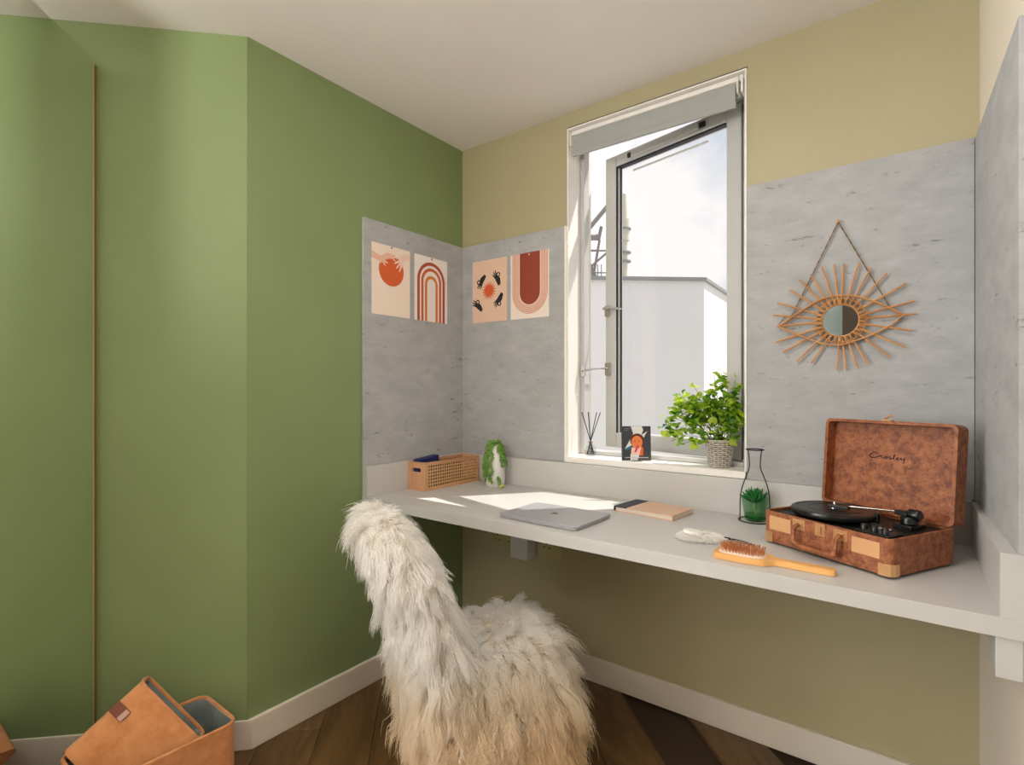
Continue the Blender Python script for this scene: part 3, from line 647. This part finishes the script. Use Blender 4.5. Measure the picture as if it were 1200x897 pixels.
build('arm_rest', MB().box(.052, .064, .0, .010, .086, .117), 'black', pr, bevel=.002)
cn = MB(); cn.box(.070, .150, -.105, -.045, .086, .093); cn.box(.045, .085, -.02, -.008, .0862, .096)
ctl = build('control_panel', cn, 'black', pr, bevel=.003)
for x, y in ((.085, -.088), (.110, -.088), (.135, -.088)): build('knob', MB().lathe([(.008, .093), (.0075, .104), (.006, .106), (.0001, .106)], 16, Matrix.Translation((x, y, 0))), 'black', ctl, smooth=40)
build('switch', B(.10, .13, -.062, -.052, .093, .099), 'chrome', ctl, bevel=.001)
# lid
LX = Matrix.Translation((0, HD - .012, b1 + .001)) @ Matrix.Rotation(math.radians(-5), 4, 'X')
LH, LT = .256, .048
ld_ = MB()
ld_.prism([[(a, b + LH / 2) for a, b in rrect(HW, LH / 2, .016)], [(a, b + LH / 2) for a, b in rrect(HW - .009, LH / 2 - .009, .010)][::-1]], 0, LT - .008, 'XZ', X=LX)
ld_.prism([(a, b + LH / 2) for a, b in rrect(HW - .0005, LH / 2 - .0005, .016)], LT - .012, LT, 'XZ', X=LX)
lidp = build('lid', ld_, 'copper', pr, bevel=.002)
for x in (-.12, .12): build('hinge', B(x - .018, x + .018, HD - .010, HD + .004, b1 - .003, b1 + .004), 'gold', pr, bevel=.001)
lc = MB(); lc.box(-.020, .008, .012, .03, LH, LH + .004, X=LX); lc.box(-.016, .004, .002, .02, LH + .004, LH + .009, X=LX @ Matrix.Rotation(-.3, 4, 'X')); lc.tube([(-.004, .004, LH + .006), (.012, .002, LH + .016), (.018, .006, LH + .014)], .003, 6, X=LX)
build('latch', lc, 'gold', lidp, bevel=.001)
# script lettering on the inside of the lid: "Crosley"
sx0, sz0, u_ = -.060, .150, .0092
strokes = [[(2.6, 1.3), (2.2, 1.7), (1.2, 1.6), (.35, 1.0), (.2, .35), (.8, 0), (1.8, .1), (2.6, .45), (3.0, .75), (3.15, .4), (3.3, .85), (3.7, .75), (3.75, .2), (4.2, .1), (4.7, .5), (5.1, .75), (4.75, .6), (4.65, .2), (5.0, .0), (5.4, .3), (5.2, .72), (5.6, .6), (6.1, .78), (6.35, .5), (6.2, .1), (5.9, .05), (6.5, .1), (7.1, .6), (7.5, 1.3), (7.4, 1.5), (7.2, 1.0), (7.3, .2), (7.7, .05), (8.1, .35), (8.4, .65), (8.2, .75), (8.0, .4), (8.3, .05), (8.8, .2), (9.3, .75), (9.35, .3), (9.7, .1), (10.1, .75), (10.2, .2), (10.0, -.6), (9.6, -.8)]]
tx = MB()
for st_ in strokes:
    P3 = cr_spline([(sx0 + a * u_, sz0 + b * u_) for a, b in st_], 4); tx.tube([(x, LT - .0125, z) for x, z in P3], .0011, 5, X=LX)
build('lettering', tx, 'black', lidp)
# front fittings
def sx(s): return (s - .5) * 2 * HW
for a, b in ((.06, .255), (.735, .925)):
    build('label_plate', B(sx(a), sx(b), -HD - .0015, -HD + .001, .042, .080), 'label', base, bevel=.001)
def clasp(c):
    m_ = MB(); m_.box(sx(c) - .018, sx(c) + .018, -HD - .0022, -HD + .001, .060, .088); m_.tube([(sx(c) - .01, -HD - .003, .078), (sx(c) + .01, -HD - .003, .078)], .0028, 8); build('clasp', m_, 'gold', base, bevel=.001)
clasp(.325); clasp(.655)
m_ = MB(); m_.box(sx(.5) - .014, sx(.5) + .014, -HD - .0022, -HD + .001, .058, .090); m_.box(sx(.5) - .005, sx(.5) + .005, -HD - .006, -HD - .002, .064, .084); build('lock', m_, 'gold', base, bevel=.001)
hp = cr_spline([(sx(.325), -HD - .004, .074), (sx(.322), -HD - .018, .066), (sx(.325), -HD - .022, .040), (sx(.34), -HD - .022, .028), (sx(.42), -HD - .022, .023), (sx(.56), -HD - .022, .023), (sx(.64), -HD - .022, .028), (sx(.655), -HD - .022, .040), (sx(.658), -HD - .018, .066), (sx(.655), -HD - .004, .074)], 4)
build('handle', MB().tube(hp, [.0055] * 10 + [.0075] * (len(hp) - 20) + [.0055] * 10, 8), 'copper', base, smooth=50)
for x in (-1, 1):
    mb_ = MB(); q = Matrix.Diagonal((x, 1, 1, 1))
    mb_.prism([(HW - .030, -HD - .0015), (HW - .014, -HD - .0015), (HW - .004, -HD + .003), (HW + .0015, -HD + .014), (HW + .0015, -HD + .028), (HW - .001, -HD + .028), (HW - .0015, -HD + .016), (HW - .006, -HD + .005), (HW - .015, -HD + .001), (HW - .030, -HD + .001)], b0 - .001, .034, 'XY', X=q)
    build('corner_cap', mb_, 'gold', base, bevel=.001)

# ================================================================== WINDOW SILL THINGS
SZ = WZ0 + .025
rd = thing('reed_diffuser', 'clear reed diffuser with dark sticks at the left end of the sill', 'diffuser', (.683, .066, SZ))
build('bottle', MB().lathe([(.0001, .001), (.020, .001), (.024, .004), (.024, .030), (.018, .044), (.009, .052), (.009, .064), (.0075, .064), (.0075, .052), (.016, .042), (.022, .029), (.022, .006), (.0001, .004)], 28), 'cglass', rd, smooth=50)
build('collar', MB().tube([(.0095 * math.cos(t * PI / 10), .0095 * math.sin(t * PI / 10), .058) for t in range(20)], .0016, 6, closed=True), 'copper', rd)
for i in range(7):
    a = i * 2 * PI / 7 + .3; k = .045
    build('reed', MB().tube([(-.016 * math.cos(a), -.016 * math.sin(a), .006), (.0, .0, .062), (k * math.cos(a), k * .6 * math.sin(a), .188)], .0019, 5), flat('dark_reeds', (40, 42, 70)), rd)

pc = thing('picture_card', 'small dark picture card with an orange portrait propped on the sill', 'card', (.918, .012, SZ), math.atan2(.5987, .8015))
cx_ = Matrix.Rotation(-.06, 4, 'X')
build('card', B(-.058, .058, 0, .010, .003, .140, X=cx_), 'card', pc, bevel=.001)
def cshape(nm, c, loops, lv): 
    mb = MB()
    for L in loops: mb.prism(L, -.0003 * lv - .0002, .0002 if lv == 1 else -.0003 * lv + .00012, 'XZ', X=cx_)
    build(nm, mb, flat('card_ink_%d_%d_%d' % c, c), pc)
cshape('stripe', (226, 224, 222), [[(-.022, .139), (.022, .139), (.028, .125), (.020, .105), (.044, .120), (.030, .096), (.024, .085), (-.046, .050), (-.012, .110)]], 1)
cshape('stripe', (222, 220, 220), [[(-.024, .004), (.004, .004), (.012, .03), (-.024, .03)]], 1)
cshape('portrait_hair', (92, 40, 26), [circ(.003, .083, .028, 24)], 2)
cshape('portrait_face', (234, 128, 72), [circ(.002, .076, .022, 24, .026)], 3)
cshape('portrait_shoulders', (240, 196, 190), [[(-.022, .028), (.026, .028), (.026, .052), (.012, .062), (-.008, .062), (-.020, .052)]], 2)
cshape('portrait_arm', (226, 96, 44), [[(.010, .024), (.026, .024), (.028, .052), (.020, .060)]], 4)
cshape('portrait_streak', (206, 60, 84), [[(-.010, .036), (-.002, .036), (.010, .060), (.002, .062)]], 4)
cshape('portrait_patch', (40, 116, 140), [[(-.046, .050), (-.020, .064), (-.020, .052), (-.040, .044)]], 2)
cshape('portrait_eye', (90, 40, 34), [circ(-.006, .079, .003, 10, .0018), circ(.010, .079, .003, 10, .0018), [(-.003, .064), (.007, .064), (.002, .061)]], 4)
for z_, a_, b_ in ((.128, -.048, -.026), (.122, -.048, -.034)): cshape('faded_print', (110, 110, 118), [[(a_, z_), (b_, z_), (b_, z_ + .0035), (a_, z_ + .0035)]], 1)
cshape('faded_print', (200, 196, 196), [[(-.046, .014), (.046, .014), (.046, .017), (-.046, .017)]], 2)
build('stand', MB().box(-.020, .020, -.012, .018, 0, .003).box(-.020, .020, -.012, -.010, .003, .012), 'cglass', pc)

# leafy plant in a wicker pot
pp = thing('potted_plant', 'bushy lime green plant in a grey wicker pot on the window sill', 'plant', (1.222, .062, SZ))
NW = 60
wob = lambda i, k: .0014 * math.sin(PI * (i + (k // 2))) * 0 + (.0016 if ((k // 3) + i) % 2 else -.0008)
pf_ = [(.036 + .012 * (i / 22), .001 + .098 * i / 22) for i in range(23)]
wk = build('wicker_pot', MB().lathe([(.0345, .001), (.0455, .098), (.0435, .097), (.041, .080)], 32), 'soil', pp, smooth=70)
wv_ = MB(); ns = 18
for i in range(13):
    z_ = .005 + .0074 * i; R0 = .0362 + .0112 * i / 12
    wv_.tube([((R0 + .0026 * math.sin(ns / 2 * t_ + PI * i)) * math.cos(t_), (R0 + .0026 * math.sin(ns / 2 * t_ + PI * i)) * math.sin(t_), z_) for t_ in np.linspace(0, 2 * PI, 91)[:-1]], .0031, 6, closed=True)
wv_.tube([(.0482 * math.cos(t_), .0482 * math.sin(t_), .099) for t_ in np.linspace(0, 2 * PI, 41)[:-1]], .0036, 6, closed=True)
build('wicker_weave', wv_, 'wick', wk, smooth=70)['kind'] = 'stuff'
for k in range(ns):
    a_ = 2 * PI * (k + .0) / ns; build('wicker_stake', MB().tube([(.0365 * math.cos(a_), .0365 * math.sin(a_), .001), (.0478 * math.cos(a_), .0478 * math.sin(a_), .098)], .0022, 5), 'wick', wk)
build('soil', MB().lathe([(.001, .084), (.044, .085), (.044, .088), (.001, .088)], 24), 'soil', pp)
lm = []
def leafmesh(k):
    n_ = 11; P = []; rr_ = random.Random(k)
    for i in range(n_):
        a = 2 * PI * i / n_; r = .5 * (1 + .14 * math.cos(5 * a + k)) * (1 if i else .6); P.append((r * math.cos(a) + .42, r * math.sin(a) * .95, .10 * math.cos(2 * a) + rr_.uniform(-.03, .03)))
    return MB().add([(.42, 0, -.05)] + P, [(0, i + 1, (i + 1) % n_ + 1) for i in range(n_)])
for k in range(3):
    for mk in ('leafa', 'leafb', 'leafc'):
        me = bpy.data.meshes.new('leaf'); q = leafmesh(k); me.from_pydata(q.v, [], q.f); me.materials.append(M[mk]); me.polygons.foreach_set('use_smooth', [True] * len(me.polygons)); lm.append((me, mk))
RR = random.Random(12); stems = MB(); cnt = 0
# shoots: tip positions relative to the pot base (x, y, z); the right side is limited by the reveal
tipsP = []
for i in range(46):
    a = RR.uniform(0, 2 * PI); q = math.sqrt(RR.random()); tipsP.append((-.045 + .125 * q * math.cos(a), -.02 + .050 * math.sin(a) * q, .215 + .085 * RR.random() - .06 * q * q))
tipsP += [(-.10, -.01, .31), (-.14, -.03, .27), (-.17, -.03, .22), (-.19, -.03, .18), (-.20, -.04, .15), (-.17, -.04, .10), (-.12, -.05, .08), (-.19, -.02, .13), (.01, -.01, .345), (.03, -.01, .335), (.06, -.02, .32), (-.02, .0, .34), (.07, -.03, .27), (.08, -.03, .22), (.085, -.04, .17), (.06, -.05, .11), (-.04, -.05, .10), (.0, -.06, .13), (-.08, -.06, .14), (.05, -.05, .15)]
leafpos = []
for tp in tipsP:
    tp = Vector(tp); b = Vector((RR.uniform(-.02, .02), RR.uniform(-.02, .02), .086)); mid = (b + tp) / 2 + Vector((0, 0, .035))
    pts = [b.lerp(mid, t / 4) .lerp(mid.lerp(tp, t / 4), t / 4) for t in range(5)]
    stems.tube([tuple(p) for p in pts], .0010, 4)
    for j in range(6):
        t = 1 - j * .085 * RR.uniform(.7, 1.2); p = b.lerp(mid, t).lerp(mid.lerp(tp, t), t) + Vector((RR.uniform(-.016, .016), RR.uniform(-.014, .014), RR.uniform(-.012, .012)))
        leafpos.append(p)
RR.shuffle(leafpos)
more = leafpos[298:]
for p in leafpos[:298]:
    p.x = min(p.x, .085); p.y = max(min(p.y, .055), -.10); depth = (p - Vector((-.04, -.02, .2))).length
    wts = (.70, .25, .05) if p.x < -.03 or p.z > .27 else (.42, .40, .18)
    mk = RR.choices(('leafa', 'leafb', 'leafc'), wts)[0]; me = RR.choice([m for m, k in lm if k == mk])
    o = bpy.data.objects.new('leaf', me); COL.objects.link(o); o.parent = pp; o.location = p; s_ = RR.uniform(.025, .038) if mk != 'leafc' else RR.uniform(.022, .030)
    o.scale = (s_, s_, s_); az = math.atan2(p.y + .02 + RR.uniform(-.06, .06), p.x + .04 + RR.uniform(-.06, .06)); o.rotation_euler = (RR.uniform(-.7, .7), RR.uniform(-.3, 1.0), az)
build('stems', stems, 'stem', pp)['kind'] = 'stuff'
ms = {k: MB() for k in ('leafa', 'leafb', 'leafc')}
for p in more * 4:
    p = p + Vector((RR.uniform(-.02, .02), RR.uniform(-.015, .015), RR.uniform(-.02, .02))); p.x = min(p.x, .085); p.y = max(min(p.y, .055), -.09)
    s_ = RR.uniform(.018, .028); mk = RR.choices(('leafa', 'leafb', 'leafc'), (.3, .4, .3))[0]; q = leafmesh(RR.randint(0, 2))
    ms[mk].add(q.v, q.f, Matrix.Translation(p) @ Euler((RR.uniform(-.8, .8), RR.uniform(-.4, 1.0), RR.uniform(0, 6.28))).to_matrix().to_4x4() @ Matrix.Scale(s_, 4))
al = MB()
for i_, k_ in enumerate(ms): al.add(ms[k_].v, ms[k_].f, None, i_)
build('small_leaves', al, ['leafa', 'leafb', 'leafc'], pp, smooth=180)['kind'] = 'stuff'

# ================================================================== FELT STORAGE BINS
def bin_(name_label, loc, rot, hx_, hy_, hh, tabside):
    s = thing('felt_storage_bin', name_label, 'storage bin', loc, 0, 'orange felt bins'); s.rotation_euler = rot
    th = .006
    sh_ = MB(); cr_ = min(.035, hy_ * .5); sh_.prism([rrect(hx_, hy_, cr_, 6), rrect(hx_ - th, hy_ - th, cr_ - .005, 6)[::-1]], 0, hh, 'XY'); sh_.prism(rrect(hx_ - .001, hy_ - .001, cr_, 6), 0, .006, 'XY')
    build('shell', sh_, 'felt', s, smooth=40)
    ln_ = MB(); ln_.prism([rrect(hx_ - th - .0005, hy_ - th - .0005, cr_ - .005, 6), rrect(hx_ - th - .003, hy_ - th - .003, cr_ - .007, 6)[::-1]], .0065, hh - .004, 'XY'); ln_.prism(rrect(hx_ - th - .001, hy_ - th - .001, cr_ - .006, 6), .0065, .010, 'XY')
    build('lining', ln_, 'feltin', s, smooth=40)
    rim = MB().tube([(x, y, hh) for x, y in rrect(hx_ - th / 2, hy_ - th / 2, cr_ - .003, 6)], .0055, 6, closed=True)
    build('rim', rim, 'felt', s, smooth=60)
    if tabside:
        t_ = MB(); X_ = Matrix.Translation((tabside[0], tabside[1], hh - .075)) @ Matrix.Rotation(tabside[2], 4, 'Z')
        tb = build('leather_tab', MB().box(-.026, .020, -.004, -.0005, -.016, .016, X=X_), 'leather', s, bevel=.0015)
        build('tab_patch', MB().box(.005, .019, -.0055, -.004, -.014, .014, X=X_), 'steel', tb)
    return s
# upright bin; its rim corners were read off as (.31,-1.26) (.09,-1.24) and the far left one
bin_('upright orange felt bin by the diagonal wall, holding a smaller bin', (.046, -1.37, 0), (0, 0, math.radians(-1)), .115, .187, .21, None)
TB = bin_('smaller orange felt bin with leather tab tipped over inside the upright one', (.0, 0, 0), (0, 0, 0), .122, .052, .215, (-.098, -.0525, 0))
vb = Vector((.118, .11, -.179)).normalized(); va = Vector((.149, .70, .68)).normalized(); va = (va - vb * va.dot(vb)).normalized(); vc = va.cross(vb)
oc = Vector((.016, -1.391, .369)) + vb * .122 + vc * .052 - va * .215
mw = Matrix((vb, vc, va)).transposed().to_4x4(); mw.translation = oc; TB.matrix_world = mw

# ================================================================== SHEEPSKIN CHAIR
ch = thing('sheepskin_chair', 'shaggy cream sheepskin covered chair drawn up to the desk', 'chair', (.700, -.635, 0), math.radians(-29))
bm_ = MB()
def ring_loft(rings, n=28):
    vs = []; fs = []
    for (cx, cy, z, hx_, hy_, ty) in rings:
        for k in range(n):
            a = 2 * PI * k / n; c, s = math.cos(a), math.sin(a); e_ = .62
            vs.append((cx + hx_ * math.copysign(abs(c) ** e_, c), cy + hy_ * math.copysign(abs(s) ** e_, s), z + ty * s))
    L = len(rings)
    for i in range(L - 1):
        for k in range(n): fs.append((i * n + k, i * n + (k + 1) % n, (i + 1) * n + (k + 1) % n, (i + 1) * n + k))
    fs += [tuple(range(n))[::-1], tuple(range((L - 1) * n, L * n))]
    return vs, fs
bm_.add(*ring_loft([(.01, .0, .12, .235, .245, 0), (.0, .0, .25, .215, .225, 0), (-.01, .0, .36, .180, .205, 0), (-.01, .01, .41, .155, .185, .012), (-.01, .01, .435, .09, .12, .02)]))
bm_.add(*ring_loft([(0, -.17, .20, .19, .08, 0), (0, -.20, .42, .185, .072, 0), (0, -.250, .58, .185, .066, 0), (0, -.315, .72, .18, .066, 0), (0, -.352, .81, .145, .055, 0), (0, -.362, .845, .08, .03, 0)]))
bo = build('upholstered_body', bm_, flat('sheepskin_hide', (240, 230, 210)), ch)
rm = bo.modifiers.new('r', 'REMESH'); rm.mode = 'VOXEL'; rm.voxel_size = .018
smd = bo.modifiers.new('s', 'SMOOTH'); smd.factor = .6; smd.iterations = 6
dg = bpy.context.evaluated_depsgraph_get(); dg.update()
me2 = bpy.data.meshes.new_from_object(bo.evaluated_get(dg)); bo.modifiers.clear(); bo.data = me2
me2.polygons.foreach_set('use_smooth', [True] * len(me2.polygons))
for sx_, sy_ in ((-1, -1), (1, -1), (-1, 1), (1, 1)):
    build('leg', MB().tube([(sx_ * .15, sy_ * .15, .16), (sx_ * .185, sy_ * .19, 0)], [.018, .012], 10), 'beech', ch, smooth=50)
# fur: strands gathered into wavy locks
def furry(me, n, seed):
    g_ = np.random.default_rng(seed)
    me.calc_loop_triangles(); V = np.empty(len(me.vertices) * 3); me.vertices.foreach_get('co', V); V = V.reshape(-1, 3)
    Tt = np.empty(len(me.loop_triangles) * 3, int); me.loop_triangles.foreach_get('vertices', Tt); Tt = Tt.reshape(-1, 3)
    VN = np.empty(len(me.vertices) * 3); me.vertices.foreach_get('normal', VN); VN = VN.reshape(-1, 3)
    A, B_, C = V[Tt[:, 0]], V[Tt[:, 1]], V[Tt[:, 2]]; ar = np.linalg.norm(np.cross(B_ - A, C - A), axis=1)
    c_ = A.mean(axis=1) * 0 + ((A + B_ + C) / 3)[:, 2]; ar = ar * (c_ > .135)
    idx = g_.choice(len(Tt), n, p=ar / ar.sum()); u = g_.random((n, 2)); fl_ = u.sum(1) > 1; u[fl_] = 1 - u[fl_]
    w0 = 1 - u.sum(1); root = A[idx] * w0[:, None] + B_[idx] * u[:, :1] + C[idx] * u[:, 1:]
    nn = VN[Tt[idx, 0]] * w0[:, None] + VN[Tt[idx, 1]] * u[:, :1] + VN[Tt[idx, 2]] * u[:, 1:]; nn /= np.linalg.norm(nn, axis=1)[:, None]
    nc = 2400; ci = g_.choice(n, nc, replace=False); near = np.empty(n, int)
    for s in range(0, n, 4000): near[s:s + 4000] = ((root[s:s + 4000, None] - root[ci][None]) ** 2).sum(2).argmin(1)
    K = 9; t = np.linspace(0, 1, K)[None, :, None]
    seat = np.clip((nn[:, 2] - .55) / .3, 0, 1) * (root[:, 2] < .56)
    def path(root, nn, L, jit):
        gdir = np.zeros_like(root); gdir[:, 2] = -1
        flow = gdir - nn * (gdir * nn).sum(1)[:, None]; fl2 = np.linalg.norm(flow, axis=1)[:, None]
        outw = root * np.array([1, 1, 0]); outw /= (np.linalg.norm(outw, axis=1)[:, None] + 1e-6)
        flat_ = np.clip(1 - fl2 * 1.3, 0, 1)
        flow = flow + outw * flat_ * .8
        return root[:, None] + L[:, None, None] * ((nn * .62 + jit * .28)[:, None] * (t - .42 * t ** 2) + (flow * .85)[:, None] * t ** 1.5 + gdir[:, None] * .18 * t ** 2)
    long_ = .070 + .024 * g_.random(nc)
    long_ *= np.where((root[ci, 2] > .60) | (nn[ci, 2] > .6), .78, 1.0)
    jc = 1.5 * g_.normal(0, 1, (nc, 3)); cp = path(root[ci], nn[ci], long_, jc)
    ph = g_.uniform(0, 2 * PI, nc); fr = g_.uniform(7, 17, nc); am = g_.uniform(.003, .009, nc) * np.where(root[ci, 2] < .5, 1.5, 1.0)
    e1 = np.cross(nn[ci], np.array([0, 0, 1.])) + 1e-4; e1 /= np.linalg.norm(e1, axis=1)[:, None]; e2 = np.cross(nn[ci], e1)
    tt = t[0, :, 0]
    wave = am[:, None, None] * (tt ** .8)[None, :, None] * (np.sin(fr[:, None] * tt + ph[:, None])[:, :, None] * e1[:, None] + .7 * np.cos(fr[:, None] * 1.1 * tt + ph[:, None])[:, :, None] * e2[:, None])
    L = long_[near] * g_.uniform(.55, 1.12, n); js = .75 * jc[near] + .75 * g_.normal(0, 1, (n, 3))
    P = path(root, nn, L, js) + wave[near]
    cl = (.55 * tt ** 1.3)[None, :, None] * g_.uniform(.3, 1.0, n)[:, None, None]
    P = P * (1 - cl) + (cp + wave)[near] * cl
    P += (g_.normal(0, .0022, (n, 1, 3)) * (tt ** 2)[None, :, None])
    P[:, :, 2] = np.maximum(P[:, :, 2], .01)
    return P
def fur_material():
    m = bpy.data.materials.new('sheepskin_fur'); m.use_nodes = True; t = m.node_tree; b = t.nodes['Principled BSDF']
    b.inputs['Roughness'].default_value = .62; b.inputs['Specular IOR Level'].default_value = .25
    ci_ = t.nodes.new('ShaderNodeHairInfo'); co = t.nodes.new('ShaderNodeTexCoord'); sep = t.nodes.new('ShaderNodeSeparateXYZ'); t.links.new(co.outputs['Object'], sep.inputs[0])
    n = t.nodes.new('ShaderNodeTexNoise'); n.inputs['Scale'].default_value = 5; t.links.new(co.outputs['Object'], n.inputs['Vector'])
    # white at the top, tan below: part hide colour, part warm bounce painted in
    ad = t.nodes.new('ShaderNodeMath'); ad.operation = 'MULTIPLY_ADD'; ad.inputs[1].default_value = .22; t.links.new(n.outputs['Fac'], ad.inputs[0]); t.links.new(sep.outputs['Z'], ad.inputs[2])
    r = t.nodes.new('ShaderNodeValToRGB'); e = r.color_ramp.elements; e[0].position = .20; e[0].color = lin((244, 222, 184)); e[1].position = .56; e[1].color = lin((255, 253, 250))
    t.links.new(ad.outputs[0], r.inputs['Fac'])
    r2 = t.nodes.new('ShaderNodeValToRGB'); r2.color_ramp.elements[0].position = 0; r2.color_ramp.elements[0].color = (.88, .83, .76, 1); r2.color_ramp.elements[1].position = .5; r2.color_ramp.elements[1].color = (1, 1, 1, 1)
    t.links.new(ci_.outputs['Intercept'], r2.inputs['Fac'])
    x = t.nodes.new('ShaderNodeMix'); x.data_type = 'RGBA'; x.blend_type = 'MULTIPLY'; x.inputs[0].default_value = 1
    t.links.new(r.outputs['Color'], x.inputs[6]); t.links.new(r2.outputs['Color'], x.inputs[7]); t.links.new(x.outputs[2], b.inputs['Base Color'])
    tl = t.nodes.new('ShaderNodeBsdfTranslucent'); t.links.new(x.outputs[2], tl.inputs['Color']); mx = t.nodes.new('ShaderNodeMixShader'); mx.inputs[0].default_value = .5
    t.links.new(b.outputs[0], mx.inputs[1]); t.links.new(tl.outputs[0], mx.inputs[2]); t.links.new(mx.outputs[0], t.nodes['Material Output'].inputs['Surface'])
    return m
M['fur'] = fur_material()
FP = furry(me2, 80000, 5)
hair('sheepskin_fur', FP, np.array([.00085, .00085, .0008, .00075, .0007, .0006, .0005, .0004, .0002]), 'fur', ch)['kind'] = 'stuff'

# ================================================================== OUTSIDE
ou_ = MB().prism([(-.065, 4.136), (-3.9, .9), (-5.5, 4.5), (-2.2, 11.0), (-.324, 10.133)], -6, 2.44, 'XY')
nb_ = thing('neighbouring_building', 'pale flat-roofed building seen through the window glass', 'building', (0, 0, 0))
build('wall', ou_, 'bwall', nb_)
build('coping', MB().prism([(-.03, 4.11), (-3.92, .83), (-5.6, 4.5), (-2.2, 11.1), (-.28, 10.16)], 2.44, 2.475, 'XY'), 'cope', nb_)
tag(build('street', B(-30, 30, .4, 60, -6.2, -6), 'conc'), kind='structure')
mast = thing('chimney_flue', 'slim pale flue mast rising behind the neighbouring roof', 'flue', (-2.079, 6.374, 2.4750))
build('pipe', MB().lathe([(.06, 0), (.06, 1.25), (.09, 1.26), (.09, 1.62), (.055, 1.63), (.055, 1.80), (.045, 2.05)], 18), 'flue', mast)
for z in (.9, 1.05, 1.45): build('band', MB().lathe([(.12, z), (.12, z + .02)], 18), 'cope', mast)
build('ladder', MB().tube([(-.13, -.1, 0), (-.13, -.1, 1.3), (-.06, -.1, 1.5)], .012, 6), 'cope', mast)
lt_ = thing('steel_lattice', 'pale steel lattice frame on the roof left of the window sash', 'steelwork', (-3.9, 8.75, 2.475))
def lp_(a, z): return (a * .8, a * .6, z - 2.475)
for (a0_, z0_), (a1_, z1_), r in (((-.35, 4.58), (.45, 5.55), .05), ((-.35, 4.66), (.10, 4.66), .07), ((.10, 4.62), (.16, 4.9), .04), ((-.6, 4.36), (.6, 4.36), .022), ((-.25, 4.36), (.03, 3.78), .035), ((.12, 4.60), (-.02, 3.78), .03),
                                  ((-.3, 3.80), (.5, 4.50), .025), ((-.6, 3.86), (.6, 3.86), .015), ((-.05, 4.0), (-.05, 2.48), .03), ((-.5, 5.6), (-.5, 2.48), .04), ((.5, 5.6), (.5, 2.48), .04), ((.08, 4.05), (.08, 3.6), .012), ((.16, 4.05), (.16, 3.6), .012), ((-.6, 3.62), (.6, 3.62), .04)):
    build('steel_member', MB().tube([lp_(a0_, z0_), lp_(a1_, z1_)], r, 6), 'metalw', lt_)
